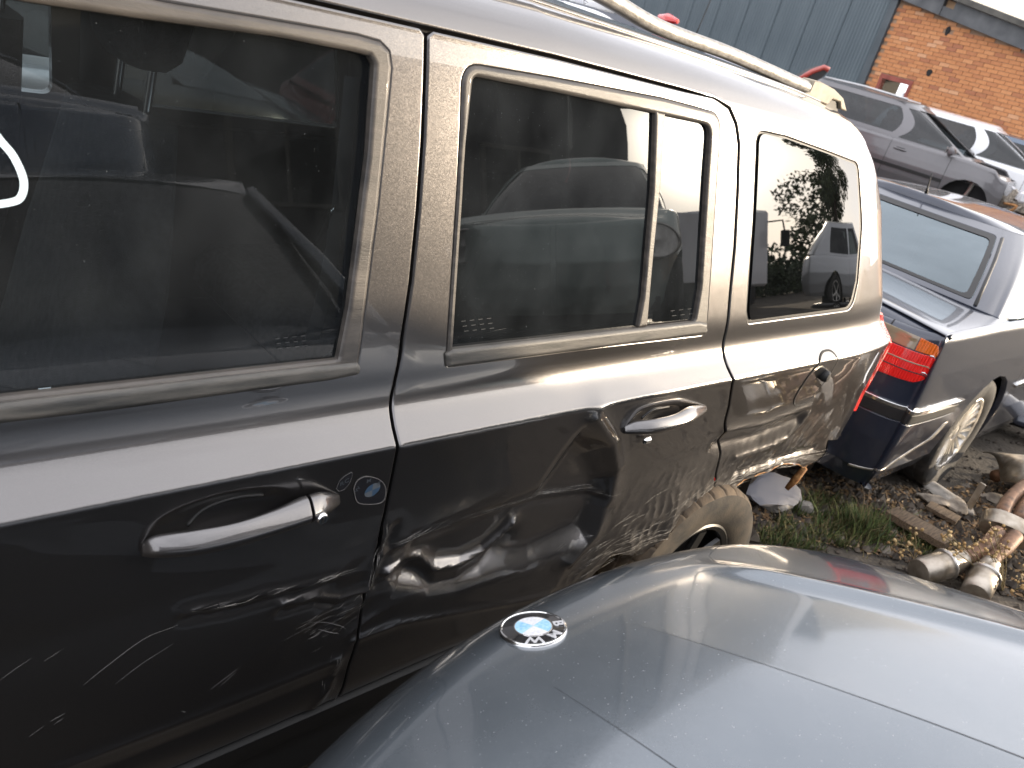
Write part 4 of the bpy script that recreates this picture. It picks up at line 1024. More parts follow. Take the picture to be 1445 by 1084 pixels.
        F_ = lambda u, t: G_(np.where(u < 0, -(n - 1 + u), n - 1 - u), t)
        patch('screen_frame', F_, np.array([(-45, 0), (45, 0), (45, 1), (-45, 1)]), [fillet(np.array([(-43 / 60, front_t[0]), (43 / 60, front_t[0]), (43 / 60, front_t[1]), (-43 / 60, front_t[1])]), .05) * np.array([60, 1])], detail, paintm, root, out=out, rim=.012, roll=.003, aspect=60.0)
        if 'windscreen' not in missing: patch('windscreen', F_, fillet(np.array([(-43 / 60, front_t[0]), (43 / 60, front_t[0]), (43 / 60, front_t[1]), (-43 / 60, front_t[1])]), .05) * np.array([60, 1]), [], .06, M[glassm], root, out=out, rim=.003, roll=.001, lift=-.003, aspect=60.0)
        us = np.linspace(0, n - 1, 60); a = G_(us, np.full(60, 1.0)); a2 = a.copy()
        P = np.array([[(p[0] + .05 * (1 - t * t) * (-1 if p[0] < s.gt[0] + .06 else (1 if p[0] > s.gt[1] - .06 else 0)) * 0, p[1] * t, p[2] + .045 * min(1, p[1] / .35) * (1 - abs(t) ** 3.0)) for t in ty] for p in a]); grid_obj('roof', P, paintm, root)
        # cabin filling
        mb = MB(); x0, x1 = s.gb[0] + .35, s.gb[1] - .7
        mb.box(((x0 + x1) / 2, 0, s.belt - .42), (x1 - x0 + .5, s.W - .3, .1))
        for xx in (x0 + .62, x0 + (x1 - x0) * .62):
            for yy in (-.36, .36): mb.box((xx, yy, s.belt - .06), (.16, .46, .62), None, .05); mb.box((xx - .03, yy, s.belt + .30), (.10, .24, .14), None, .04)
        mb.box((x1 + .45, 0, s.belt - .10), (.35, s.W - .4, .22), None, .06); mb.build('cabin', M['trim'], root)
        mb = MB()
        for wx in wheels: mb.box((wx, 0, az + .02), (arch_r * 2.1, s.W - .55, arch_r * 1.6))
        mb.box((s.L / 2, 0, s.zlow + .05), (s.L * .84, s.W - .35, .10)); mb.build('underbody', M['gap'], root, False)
        wm = wheel_m or (M['tyre_black'], M['tyre_black'], M['alu'], M['black'])
        for wx in wheels:
            for sg in (1, -1):
                if 'wheel%d' % (1 if wx == wheels[1] else 0) in missing: continue
                w_ = put_wheel((wx, sg * (s.h - .12), wr), 'wheel', wr, .2, wr * .64, wm, rz=0 if sg < 0 else math.pi, spokes=spokes, seg=48 if detail > .03 else 96, groove=6); w_.parent = root
        return root
    def on_low(s, name, pts, material, lift=.004, rim=.02, detail=.03, sides=(1,), holes=(), roll=.003):
        out = lambda P: P - np.array([s.L / 2, 0, .6]); r_ = []
        for sg in sides:
            p = np.array(pts, float) * np.array([sg, 1]); r_.append(patch(name, s.low, p, holes, detail, material, s.root, out=out, rim=rim, roll=roll, lift=lift, aspect=60.0))
        return r_
    def uvz(s, pts):
        """(contour index, z) -> (u, v)"""
        o = []
        for (u, z) in pts:
            vs = np.linspace(0, 1, 400); zz = s.low(np.full(400, float(u)), vs)[:, 2]; o.append((u, float(np.interp(z, zz, vs))))
        return np.array(o)
    def mirror(s, x, z, m_, sides=(1, -1)):
        for sg in sides:
            y = sg * (s.h + .10); mb = MB(); rings = [[(x + .05 * q * math.cos(a) + (.10 * (1 - q)), y + sg * dy, z + .075 * q * math.sin(a)) for a in np.linspace(0, 2 * math.pi, 14, endpoint=False)] for dy, q in ((-.11, .35), (-.08, .8), (0, 1.0), (.07, .85), (.10, .4))]
            V, F = loft(rings); mb.add(V, F); o = mb.build('door_mirror', m_, s.root); g = MB().box((x - .053, y, z), (.008, .15, .10), None, .003).build('mirror_glass', M['chrome'], o)
    def door_handle(s, x, z, m_, sides=(1, -1)):
        for sg in sides:
            u = s.ux(x); v = s.vz(x, z); p = s.low(np.array([u * sg]), np.array([v]))[0]; MB().box(p + (0, sg * .018, 0), (.19, .018, .028), None, .008).build('handle', m_, s.root); MB().box(p + (0, sg * .001, .0), (.13, .004, .05), None, .0015).build('handle_recess', M['gap'], s.root)

# ------------------------------------------------------------------ navy saloon behind the SUV
M['glass_sky'] = glass('saloon_rear_glass', (0.14, 0.20, 0.24), 2.25, 0.03, 0.0, (0.80, 0.93, 1.0))
sal = Car(4.98, 1.87, .20, belt=1.0, nose=.72, tail=.985, roof=1.40, gb=(.80, 3.62), gt=(1.52, 2.85), wt=.60, rc=.15, bow=.05, sh=.045, shi=.035)
sroot = sal.build('navy_saloon', 'dark navy saloon with red and amber tail lamps parked behind the SUV', 'car', (3.55, .955, GZ), 0, M['navy'], ry=R(.8), wheels=(1.14, 4.07), wr=.335, arch_r=.375, detail=.022, spokes=20,
    wins=((1.22, 2.26, 2.16, 1.68, .07, .88), (2.38, 3.26, 2.72, 2.29, .07, .88)), doors=(1.52, 2.34, 3.45), glassm='glass_sky', rear_t=(.06, .90))
SB = (1, -1)
def sal_p(name, pts, m_, lift=.004, rim=.02, detail=.02, holes=()): return sal.on_low(name, sal.uvz(pts), M[m_], lift, rim, detail, SB, holes, .003)
for o in sal_p('tail_lamp', [(25, .742), (44, .742), (62, .752), (71, .78), (72, .878), (25, .878)], 'red_lens', .006): pass
sal_p('lamp_amber_lens', [(54, .882), (72, .882), (71.5, .905), (68, .926), (54, .940)], 'amber_lens', .005); sal_p('lamp_smoked_lens', [(25, .882), (53.5, .882), (53.5, .940), (25, .945)], 'smoke_lens', .005)
for z in (.828, .790):
    sal_p('lamp_divider', [(25, z), (72, z), (72, z + .005), (25, z + .005)], 'black' if z < .8 else 'smoke_lens', .0085, .004)
for z in (.878, .80): sal_p('lamp_bright_strip', [(64, z), (72.5, z), (72.5, z + .006), (64, z + .006)], 'chrome', .009, .004)
sal_p('bumper_chrome', [(0.5, .625), (70, .625), (98, .622), (98, .640), (70, .644), (.5, .644)], 'chrome', .016, .02); sal_p('bumper_strip', [(.5, .572), (70, .572), (97, .575), (97, .617), (70, .620), (.5, .620)], 'black', .012, .02)
sal_p('bumper', [(.5, .30), (50, .29), (84, .33), (95, .44), (97, .568), (.5, .568)], 'navy', .010, .03); sal_p('bumper_edge', [(50, .282), (84, .322), (95.5, .435), (97, .52), (96, .52), (94, .44), (83, .332), (50, .292)], 'alu', .013, .004)
sal_p('lid_gap', [(39, .66), (39.6, .66), (39.6, .965), (39, .965)], 'gap', .002, .004); sal_p('lid_gap', [(.5, .655), (39, .655), (39, .660), (.5, .660)], 'gap', .002, .004)
sal.door_handle(1.78, .86, M['navy'])
us = np.linspace(0, 39, 20); vs = np.full(20, .985); 
for sg in (1, -1):
    mo = sal.uvz([(sal.ux(x), z) for x, z in ((1.55, .60), (3.4, .60), (3.4, .625), (1.55, .625))]); sal.on_low('side_moulding', mo, M['chrome'], .012, .02, .04, (sg,))
    ow = [sal.green(np.array([u * sg]), np.array([t]))[0] for u, t in ((50, .02), (50, .3), (50.5, .6), (51, .88))]; V, F = tube(ow, .010, 6); mesh_obj('window_trim', V, F, M['black'], sroot)
    for (x0, x1, t0) in ((1.12, 3.34, .035),):
        q = [sal.green(np.array([sal.gx(x, t0) * sg]), np.array([t0]))[0] for x in np.linspace(x0, x1, 16)]; V, F = tube(q, .011, 6); mesh_obj('window_chrome', V, F, M['chrome'], sroot)
ap = sal.green(np.array([0.]), np.array([1.0]))[0] + (.10, 0, .045); V, F = tube([ap, ap + np.array([-.02, 0, .03]), ap + np.array([-.06, 0, .12])], [.012, .005, .003], 8); mesh_obj('stub_aerial', V, F, M['black'], sroot)
so_ = lambda P: P - np.array([sal.L / 2, 0, .6])
def rr_ring(r0, r1, t0, t1, t2, t3): return fillet(np.array([(-r0 / 60, t0), (r0 / 60, t0), (r0 / 60, t1), (-r0 / 60, t1)]), .06) * np.array([60, 1]), fillet(np.array([(-r1 / 60, t2), (r1 / 60, t2), (r1 / 60, t3), (-r1 / 60, t3)]), .06) * np.array([60, 1])
ro_, ri_ = rr_ring(46.6, 43.2, .064, .896, .10, .83)
patch('window_border', sal.green, ro_, [ri_], .03, M['black'], sroot, out=so_, rim=.001, roll=.0005, lift=.0005, aspect=60.0)
# ------------------------------------------------------------------ the blue-grey car in front: bonnet, badge, body
HP = dict(phi=.15, k=.012, sw=.313, s1=.184, s0=.2, L=.327, k4=.103, kb=5.974)
HB = CAM + pixel_ray(754, 887) * 1.48 * .85
Hh = np.array([math.sin(HP['phi']), -math.cos(HP['phi'])]); Hr = np.array([math.cos(HP['phi']), math.sin(HP['phi'])])


def hood_S(a, b):
    """a: across the car, b: back from the badge"""
    aa = np.abs(a); bb = b - HP['sw'] * a ** 2
    g = np.where(bb > 0, HP['s1'] * bb + HP['s0'] * HP['L'] * (1 - np.exp(-np.maximum(bb, 0) / HP['L'])), (HP['s1'] + HP['s0']) * bb - HP['kb'] * bb ** 2)
    g = g - .5 * .22 * np.maximum(0, bb - .45) ** 2
    z = HB[2] + g - HP['k'] * a ** 2 - HP['k4'] * np.where(aa < .72, a ** 4, .2687 + 1.493 * (aa - .72) + 3.1 * (aa - .72) ** 2)
    # spine with creased edges, then an outer pair of creases fanning to the screen pillars
    f = np.clip((b - .06) / .12, 0, 1); f = f * f * (3 - 2 * f)
    a1 = .085 + .165 * np.maximum(b, 0); d1 = aa - a1; w = .004
    z = z - f * .055 * (np.sqrt(d1 ** 2 + w * w) + d1) / 2 * np.exp(-np.maximum(d1, 0) / .16)
    a2 = .36 + .36 * np.maximum(b, 0); d2 = aa - a2; w2 = .010
    z = z + f * (.014 * np.exp(-(d2 / .030) ** 2) - .10 * (np.sqrt(d2 ** 2 + w2 * w2) + d2) / 2 * np.exp(-np.maximum(d2, 0) / .25))
    return np.stack([HB[0] + a * Hr[0] + b * Hh[0], HB[1] + a * Hr[1] + b * Hh[1], z], -1)


HW = .80
HLEN = 1.02
nose_in = [(a, HP['sw'] * a * a - .125) for a in np.linspace(-HW, HW, 25)]
hood_out = np.array(nose_in + [(HW, .9), (HW - .06, HLEN - .12), (.35, HLEN + .03), (0, HLEN + .05), (-.35, HLEN + .03), (-HW + .06, HLEN - .12), (-HW, .9)])
front_car = thing('blue_grey_car', 'blue grey car with a round badge on its bonnet nosed up to the SUV', 'car', (HB[0] + Hh[0] * 2, HB[1] + Hh[1] * 2, GZ))
def hp(o, parent=None):
    p = parent or front_car; o.parent = p
    if p is front_car: o.matrix_parent_inverse = Matrix.Translation(-front_car.location)
    return o
UP = (0, .25, 1)
bonnet = hp(patch('bonnet', hood_S, hood_out, [], .013, M['hood'], out=UP, rim=.05, roll=.006, edge=.02))
# badge: silver rim, black ring, four quarters, three letters
bn, btu, btv = surf_normals(hood_S, np.array([-.004]), np.array([.001]), UP); bn = bn[0]; by = btv[0] - bn * (btv[0] @ bn); by /= np.linalg.norm(by); bx = np.cross(by, bn)
bc = hood_S(np.array([-.004]), np.array([.001]))[0] + bn * .001; RB = .0505
def bp(r_, t, h): return bc + bx * r_ * math.cos(t) + by * r_ * math.sin(t) + bn * h
def disc(name, prof_, m_, n=64, parent=None):
    V, F = [], []; k = len(prof_)
    for j in range(n):
        for (r_, h) in prof_: V.append(bp(r_, 2 * math.pi * j / n, h))
    for j in range(n):
        for i in range(k - 1): F.append((j * k + i, ((j + 1) % n) * k + i, ((j + 1) % n) * k + i + 1, j * k + i + 1))
    return hp(fixn(mesh_obj(name, V, F, m_, None, True, None, 40)), parent)
badge = disc('badge', [(RB * 1.0, -.004), (RB, .0015), (RB * .975, .0038), (RB * .93, .0042), (RB * .905, .0030)], M['chrome'])
disc('badge_ring', [(RB * .906, .0028), (RB * .6, .0040), (RB * .56, .0042), (.0001, .0046)], M['ring_black'], parent=badge)
disc('badge_rim', [(RB * .565, .0040), (RB * .56, .0050), (RB * .535, .0050), (RB * .53, .0044)], M['chrome'], parent=badge)
for q in range(4):
    V, F = [], []; n = 10
    for i in range(4):
        for j in range(n + 1): V.append(bp(RB * .535 * (i + .04) / 3.04, math.pi / 2 * (q + j / n), .0050 + .0006 * (1 - (i / 3) ** 2)))
    for i in range(3):
        for j in range(n): F.append((i * (n + 1) + j, i * (n + 1) + j + 1, (i + 1) * (n + 1) + j + 1, (i + 1) * (n + 1) + j))
    hp(fixn(mesh_obj('badge_quarter', V, F, M['badge_white'] if q % 2 == 0 else M['badge_blue'])), badge)
for ch, da in (('B', 50), ('M', 0), ('W', -50)):
    me = text_mesh(ch, .0235, .0005); o = bpy.data.objects.new('badge_letter', me); me.materials.append(M['letter']); link(o, badge)
    t = math.pi / 2 + R(da) * 1.0
    # read from the nose: up points to the screen
    rad = bx * math.cos(t) + by * math.sin(t); pos = bp(RB * .740, t, .0046); right = np.cross(rad, bn)
    for vv in me.vertices:
        c_ = np.array(vv.co); vv.co = Vector(tuple(pos + right * c_[0] * 1.1 + rad * c_[1] * .92 + bn * c_[2]))
    hp(o, badge)
# scratches, chips and a dried leaf fleck
def hood_ab(px, py):
    best = None; A, B = np.meshgrid(np.linspace(-.6, .75, 271), np.linspace(-.15, .75, 181)); P = hood_S(A.ravel(), B.ravel()); q = (P - CAM) @ RW.T
    u = np.stack([IW / 2 + FPX * q[:, 0] / q[:, 2], IH / 2 + FPX * q[:, 1] / q[:, 2]], 1); d = np.hypot(u[:, 0] - px, u[:, 1] - py) + 500 * (q[:, 2] < .1); k = d < 4
    i = np.argmin(np.where(k, q[:, 2], 99)) if k.any() else np.argmin(d); return (A.ravel()[i], B.ravel()[i])
def hood_marks(name, strokes, m_):
    mb = MB()
    for pts, w in strokes:
        q = catmull([hood_ab(*p) for p in pts], 14); P = hood_S(q[:, 0], q[:, 1]); N, _, _ = surf_normals(hood_S, q[:, 0], q[:, 1], UP); V, F, _ = ribbon(None, P, N, w * np.sin(np.linspace(.15, math.pi - .15, 14)) ** .5, None, lift=.0006); mb.add(V, F)
    return hp(mesh_obj(name, mb.V, mb.F, m_))
hood_marks('fine_scratches', [([(768, 1022), (806, 1052), (845, 1084)], .0013), ([(800, 1050), (812, 1062)], .002), ([(877, 935), (886, 945)], .0012), ([(893, 940), (900, 947)], .0012), ([(941, 940), (952, 948)], .0008), ([(640, 940), (700, 958), (760, 970)], .0005), ([(500, 1040), (540, 1060)], .0006), ([(1290, 1030), (1330, 1046), (1380, 1040)], .0006)], M['fine_scratch'])
hood_marks('dark_chips', [([(1041, 986), (1052, 990), (1060, 995)], .0020), ([(1043, 997), (1049, 1001)], .0022), ([(992, 993), (995, 994)], .0016), ([(867, 1055), (869, 1056)], .0016), ([(1362, 998), (1364, 999)], .002), ([(1345, 885), (1348, 886)], .002)], M['gap'])
lf = hood_ab(705, 987); P = hood_S(np.array([lf[0]]), np.array([lf[1]]))[0]; lfm = MB(); V = [P + bx * r_ * math.cos(a) + by * r_ * math.sin(a) + bn * (.0016 + .001 * math.sin(3 * a)) for a, r_ in zip(np.linspace(0, 6.28, 10)[:-1], (.004, .003, .0045, .003, .004, .0032, .0045, .003, .0038))]
leaf = mesh_obj('dry_leaf_fleck', V, [tuple(range(9))], mat('dry_leaf', (.42, .24, .08), .8)); tag(leaf, 'tiny dry tan leaf fleck lying on the blue grey bonnet', 'leaf')
# fine grooves along the creases of the spine
for sg in (1, -1):
    b = np.linspace(.10, HLEN - .03, 60); a = sg * (.085 + .165 * b); P = hood_S(a, b); N, _, _ = surf_normals(hood_S, a, b, UP)
    V, F, _ = ribbon(None, P, N, np.interp(b, [.1, .3, .6], [.0003, .0010, .0018]), None, lift=.0006); hp(mesh_obj('bonnet_crease', V, F, M['gap']))
# wings, nose, screen, cabin, wheels of the same car
def hl(a, b, z): return np.array([HB[0] + a * Hr[0] + b * Hh[0], HB[1] + a * Hr[1] + b * Hh[1], z])
edge_n = hood_S(np.array([p[0] for p in nose_in]), np.array([p[1] for p in nose_in]))
rows = []
for dz, db, s_ in ((.0, .0, 1.0), (-.05, -.012, 1.0), (-.16, -.02, 1.01), (-.30, -.03, 1.03), (-.34, -.07, 1.04), (-.48, -.07, 1.04), (-.62, .0, 1.02)):
    rows.append([hl(p[0] * s_, p[1] + db, edge_n[i][2] + dz - .004) for i, p in enumerate(nose_in)])
rows = np.array(rows); hp(grid_obj('front_bumper', rows, M['hood'], None, 40))
for sg in (1, -1):
    mb = MB(); c0 = hl(sg * .13, -.128, HB[2] - .26); rr = Matrix.Rotation(math.atan2(Hr[1], Hr[0]), 3, 'Z')
    for k in range(7): mb.box(c0 + np.append(Hr * (k - 3) * .026, 0), (.008, .02, .11), rr)
    mb.box(c0 + np.append(Hh * .015, 0), (.2, .02, .13), rr); hp(mb.build('grille_kidney', M['black']))
    lamp = [[hl(sg * (a_), HP['sw'] * a_ * a_ - .125 - .03 + d_, HB[2] - .20 - .25 * a_ * a_ + dz) for a_ in np.linspace(.34, .80, 8)] for dz, d_ in ((.05, .02), (.03, -.005), (-.03, -.01), (-.06, .01))]; hp(grid_obj('headlamp', np.array(lamp), M['glass_far']))
    # wing and flank
    pr = []
    for b in np.linspace(.06, 4.35, 44):
        top = hood_S(np.array([sg * HW]), np.array([min(b, .9)]))[0][2] + (0 if b < .9 else .10 * min(1, (b - .9) / 1.5)); w0 = .06 + .05 * math.exp(-((b - .5) / .5) ** 2) + .05 * min(1, b / 1.0)
        tt = .25 * max(0, .3 - b) ; hb = 0 if b < 4.0 else (b - 4.0) * .3
        zz = [top - .012, top - .045, top - .12, top - .28, .42, .24]
        oo = [.008, .7 * w0, w0, w0 * 1.05, w0 * .95, w0 * .6]
        pr.append([hl(sg * (HW + o - tt - hb), b, z if not (abs(b - .62) < .40 or abs(b - 3.45) < .40) or z > .46 + .0 else max(z, GZ + .36 + math.sqrt(max(0, .40 ** 2 - (b - (.62 if b < 2 else 3.45)) ** 2)))) for o, z in zip(oo, zz)])
    hp(grid_obj('flank', np.array(pr), M['hood']))
    for b in (.62, 3.45):
        w_ = put_wheel(hl(sg * (HW + .02), b, GZ + .345), 'wheel', .345, .23, .22, (M['tyre_black'], M['tyre_black'], M['alu'], M['black']), rz=math.atan2(Hh[1], Hh[0]) + (0 if sg > 0 else math.pi), seg=48); hp(w_)
ztop = hood_S(np.array([0.]), np.array([HLEN]))[0][2]
scr = []
for b, z, w in ((HLEN + .02, ztop - .05, .74), (HLEN + .22, ztop + .12, .72), (HLEN + .50, ztop + .34, .67), (HLEN + .78, ztop + .54, .60)):
    scr.append([hl(t * w, b + .16 * t * t, z - .02 * t * t) for t in np.linspace(-1, 1, 11)])
hp(grid_obj('windscreen', np.array(scr), M['glass_far']))
roof_p = [[hl(t * w, b + (.16 * t * t if i == 0 else 0), z + .03 * (1 - t * t)) for t in np.linspace(-1, 1, 11)] for i, (b, z, w) in enumerate(((HLEN + .78, ztop + .52, .60), (HLEN + 1.0, ztop + .58, .60), (HLEN + 1.8, ztop + .62, .60), (HLEN + 2.6, ztop + .58, .58), (HLEN + 2.9, ztop + .50, .56)))]; hp(grid_obj('roof', np.array(roof_p), M['hood']))
for sg in (1, -1):
    hp(grid_obj('side_glass', np.array([[hl(sg * (.86 - .02 * (b > 3)), b + .10, ztop - .03), hl(sg * (.60 + .005), c, ztop + z)] for b, c, z in ((HLEN + .10, HLEN + .93, .53), (HLEN + 1.0, HLEN + 1.1, .57), (HLEN + 2.0, HLEN + 1.9, .60), (HLEN + 3.1, HLEN + 2.85, .49))]), M['glass_dark']))
    V, F = tube([hl(sg * .80, HLEN + .10, ztop - .05), hl(sg * .72, HLEN + .45, ztop + .22), hl(sg * .61, HLEN + .92, ztop + .53)], .03, 8); hp(mesh_obj('screen_pillar', V, F, M['hood']))
hp(grid_obj('tailgate', np.array([[hl(t * w, b, z) for t in np.linspace(-1, 1, 7)] for b, z, w in ((HLEN + 2.9, ztop + .50, .56), (HLEN + 3.2, ztop + .0, .80), (HLEN + 3.36, ztop - .2, .84), (HLEN + 3.4, .35, .84))]), M['hood']))
def cz(a_, b_): return float(hood_S(np.array([a_]), np.array([min(b_, HLEN)]))[0][2])
hp(grid_obj('cowl', np.array([[hl(t * .76, HLEN - .06 - .06 * t * t + d, cz(t * .76, HLEN - .06 - .06 * t * t) - z) for t in np.linspace(-1, 1, 15)] for d, z in ((-.04, .05), (.06, .055), (.13, .045), (.24, .06))]), M['black']))
mb = MB(); rr = Matrix.Rotation(math.atan2(Hr[1], Hr[0]), 3, 'Z'); mb.box(hl(0, HLEN + .42, ztop - .05), (1.4, .5, .12), rr, .05); mb.box(hl(0, HLEN + 1.6, ztop - .5), (1.4, 2.6, .1), rr)
for yy in (-.36, .36): mb.box(hl(yy, HLEN + 1.35, ztop + .0), (.46, .15, .7), rr, .05); mb.box(hl(yy, HLEN + 1.4, ztop + .36), (.26, .1, .17), rr, .04)
hp(mb.build('cabin', M['trim']))
mb = MB()
for off, t0, t1 in ((0, -.5, .1), (.03, .05, .5)): mb.tube([hl(t, HLEN + .10 - .06 * t * t, cz(t, HLEN) - .01) for t in np.linspace(t0, t1, 6)], .008, 6)
hp(mb.build('wiper', M['black']))
# ------------------------------------------------------------------ ground
M['dirt'] = vary(mat('yard_dirt', rough=0.95), (.024, .020, .016), (.080, .066, .050), 2.6, .3, .7, 12, bump=.012, bump_scale=40)
xs = np.concatenate([np.linspace(-120, -6, 14), np.linspace(-5, 10, 151), np.linspace(11, 200, 26)]); ys = np.concatenate([np.linspace(-160, -5, 18), np.linspace(-4, 5, 91), np.linspace(6, 160, 22)])
X, Y = np.meshgrid(xs, ys, indexing='ij')
def gz_(x, y): return GZ + .018 * wob(x, y, 3.5, 21) + .010 * wob(x, y, 11, 22) - .05 * np.exp(-((x - 2.3) / .6) ** 2 - ((y - .2) / .4) ** 2)
g = grid_obj('ground', np.stack([X, Y, gz_(X, Y) + .005 * wob(X, Y, 34, 23)], -1), M['dirt']); g['kind'] = 'structure'
def gz(x, y): return float(gz_(np.array([x]), np.array([y]))[0])
def on_ground(px, py, dz=0.0): return on_z(px, py, GZ + dz)
# ------------------------------------------------------------------ brick building and steel shed
BT = np.array([math.cos(R(80)), math.sin(R(80)), 0]); BN = np.array([-BT[1], BT[0], 0]); BC = np.array([18.6, 8.04, 0]); BZ = np.array([0, 0, 1.0])
def on_wall(px, py, d=0.0):
    r_ = pixel_ray(px, py); t = ((BC + BN * d - CAM) @ BN) / (r_ @ BN); p = CAM + r_ * t; return np.array([(p - BC) @ BT, p[2]])   # (s to the left of the corner, z)
def wallp(s, z, d=0.0): return BC + BT * s + BN * d + BZ * z
def wbox(mb, s0, s1, z0, z1, d0, d1):
    P = [wallp(s, z, d) for s in (s0, s1) for z in (z0, z1) for d in (d0, d1)]
    return mb.add(P, [(0, 1, 3, 2), (4, 6, 7, 5), (0, 4, 5, 1), (2, 3, 7, 6), (0, 2, 6, 4), (1, 5, 7, 3)])
brick_house = thing('brick_building', 'orange brick building with a red framed window and a sloping grey roof edge', 'building', tuple(BC))
def bp_(o, parent=None):
    p = parent or brick_house; o.parent = p; o.matrix_parent_inverse = Matrix.Translation(-brick_house.location) if p is brick_house else Matrix.Identity(4); return o
M['mortar'] = vary(mat('mortar', rough=.9), (.26, .17, .11), (.36, .25, .17), 5)
def brick_mat(nm, island):
    mt = mat(nm, (.5, .2, .1), .85); t, b_, L_ = nodes(mt); 
    if island: src = t.nodes.new('ShaderNodeNewGeometry').outputs['Random Per Island']
    else: src = t.nodes.new('ShaderNodeObjectInfo').outputs['Random']
    rp = t.nodes.new('ShaderNodeValToRGB'); e = rp.color_ramp.elements
    e[0].position = 0; e[0].color = (.40, .16, .085, 1); e[1].position = 1; e[1].color = (.66, .36, .20, 1)
    for p_, c_ in ((.06, (.44, .18, .085)), (.2, (.53, .225, .095)), (.8, (.60, .265, .11)), (.92, (.62, .29, .13))): q = e.new(p_); q.color = (*c_, 1)
    L_(src, rp.inputs[0])
    nz = t.nodes.new('ShaderNodeTexNoise'); nz.inputs['Scale'].default_value = 25; nz.inputs['Detail'].default_value = 6; tcn = t.nodes.new('ShaderNodeTexCoord'); L_(tcn.outputs['Object'], nz.inputs['Vector'])
    mr = t.nodes.new('ShaderNodeMapRange'); mr.inputs['To Min'].default_value = .75; mr.inputs['To Max'].default_value = 1.15; L_(nz.outputs['Fac'], mr.inputs[0])
    mx = t.nodes.new('ShaderNodeVectorMath'); mx.operation = 'SCALE'; L_(rp.outputs[0], mx.inputs[0]); L_(mr.outputs[0], mx.inputs['Scale']); L_(mx.outputs[0], b_.inputs['Base Color']); return mt
M['brick'] = brick_mat('orange_brick', False); M['brick_i'] = brick_mat('orange_brick_courses', True)
f0, f1 = on_wall(1277, 0), on_wall(1445, 69); slope = (f1[1] - f0[1]) / (f1[0] - f0[0]); ftop = lambda s: f0[1] + slope * (s - f0[0])
S_END = -9.0
wl = [on_wall(1245, 103), on_wall(1290, 116)]; win = (wl[1][0], wl[0][0], 1.35, (wl[0][1] + wl[1][1]) / 2)   # s0, s1, z0, z1
V = [wallp(0, GZ - .1), wallp(win[1], GZ - .1), wallp(win[0], GZ - .1), wallp(S_END, GZ - .1), wallp(S_END, ftop(S_END)), wallp(0, ftop(0)), wallp(win[1], win[2]), wallp(win[0], win[2]), wallp(win[0], win[3]), wallp(win[1], win[3]), wallp(win[0], ftop(win[0])), wallp(win[1], ftop(win[1]))]
bp_(fixn(mesh_obj('mortar_wall', V, [(0, 1, 6, 9, 11, 5), (1, 2, 7, 6), (2, 3, 4, 10, 8, 7), (9, 8, 10, 11)], M['mortar'], None, False)))
holes = [(on_wall(1338, 44), .10, .13), (on_wall(1312, 103), .13, .10)]
cand = []
bl, bh = .225, .075
nr = int(5.2 / bh)
for k in range(nr):
    z = GZ + .02 + k * bh
    for j in range(int(9 / bl) + 1):
        s = -.115 - j * bl - (bl / 2 if k % 2 else 0)
        if z + bh > ftop(s) - .02: continue
        if win[0] + .1075 < s < win[1] - .1075 and win[2] - .03 < z + .03 < win[3] + .0: continue
        if any(abs(s - h[0][0]) < .07 and abs(z + .033 - h[0][1]) < .025 for h in holes): continue
        c = wallp(s, z + .0325); q = RW.T.T @ (c - CAM); px, py = IW / 2 + FPX * q[0] / q[2], IH / 2 + FPX * q[1] / q[2]
        vis = 1215 < px < 1460 and -12 < py < 205 and py < 118 + (px - 1235) * .62
        cand.append((0 if vis else 1, np.linalg.norm(c - CAM), s, z))
cand.sort()
bm_ = MB(); bm_.box((0, 0, 0), (bl - .010, .03, bh - .010), None, .004); me_o = bm_.build('brick', M['brick'], None, False); bme = me_o.data; bpy.data.objects.remove(me_o)
rest = MB(); ang_w = math.atan2(BT[1], BT[0])
for i, (vz_, _, s, z) in enumerate(cand):
    d = .004 + random.uniform(-.002, .003)
    a_, b_ = s - .1075, s + .1075
    if win[2] - .03 < z + .03 < win[3]:
        if a_ < win[0] < b_: b_ = win[0]
        if a_ < win[1] < b_: a_ = win[1]
    if i < 300 and vz_ == 0 and b_ - a_ > .21:
        o = bpy.data.objects.new('brick', bme); o.location = Vector(tuple(wallp(s, z + .0325, d))) - brick_house.location; o.rotation_euler = (0, 0, ang_w); COL.objects.link(o); o.parent = brick_house
    else: wbox(rest, a_, b_, z, z + .065, -.01, .012 + d)
rb = bp_(fixn(mesh_obj('brick_courses', rest.V, rest.F, M['brick_i'], None, False))); rb['kind'] = 'stuff'
M['red_frame'] = vary(mat('dull_red_frame', rough=.6), (.20, .045, .03), (.30, .075, .05), 8)
mb = MB(); s0, s1, z0, z1 = win; wbox(mb, s0, s1, z1 - .09, z1, -.10, .03); wbox(mb, s0, s0 + .08, z0, z1 - .092, -.10, .028); wbox(mb, s1 - .08, s1, z0, z1 - .092, -.10, .028); wbox(mb, s0 + .082, s1 - .082, z0, z0 + .08, -.10, .028)
wf = bp_(mb.build('window', M['red_frame'], None, False)); mb = MB(); wbox(mb, s0 + .08, s1 - .08, z0 + .08, z1 - .09, -1.5, -1.48); wbox(mb, s0 - .5, s0 - .48, z0, z1, -1.5, -.12); wbox(mb, s1 + .48, s1 + .5, z0, z1, -1.5, -.12); bp_(mb.build('dark_room', M['gap'], None, False))
w0 = on_wall(1273, 139); mb = MB(); wbox(mb, w0[0] - .02, w0[0] + .02, w0[1] - .3, w0[1] + .12, .02, .05); bp_(mb.build('white_stay', M['white'], None, False))
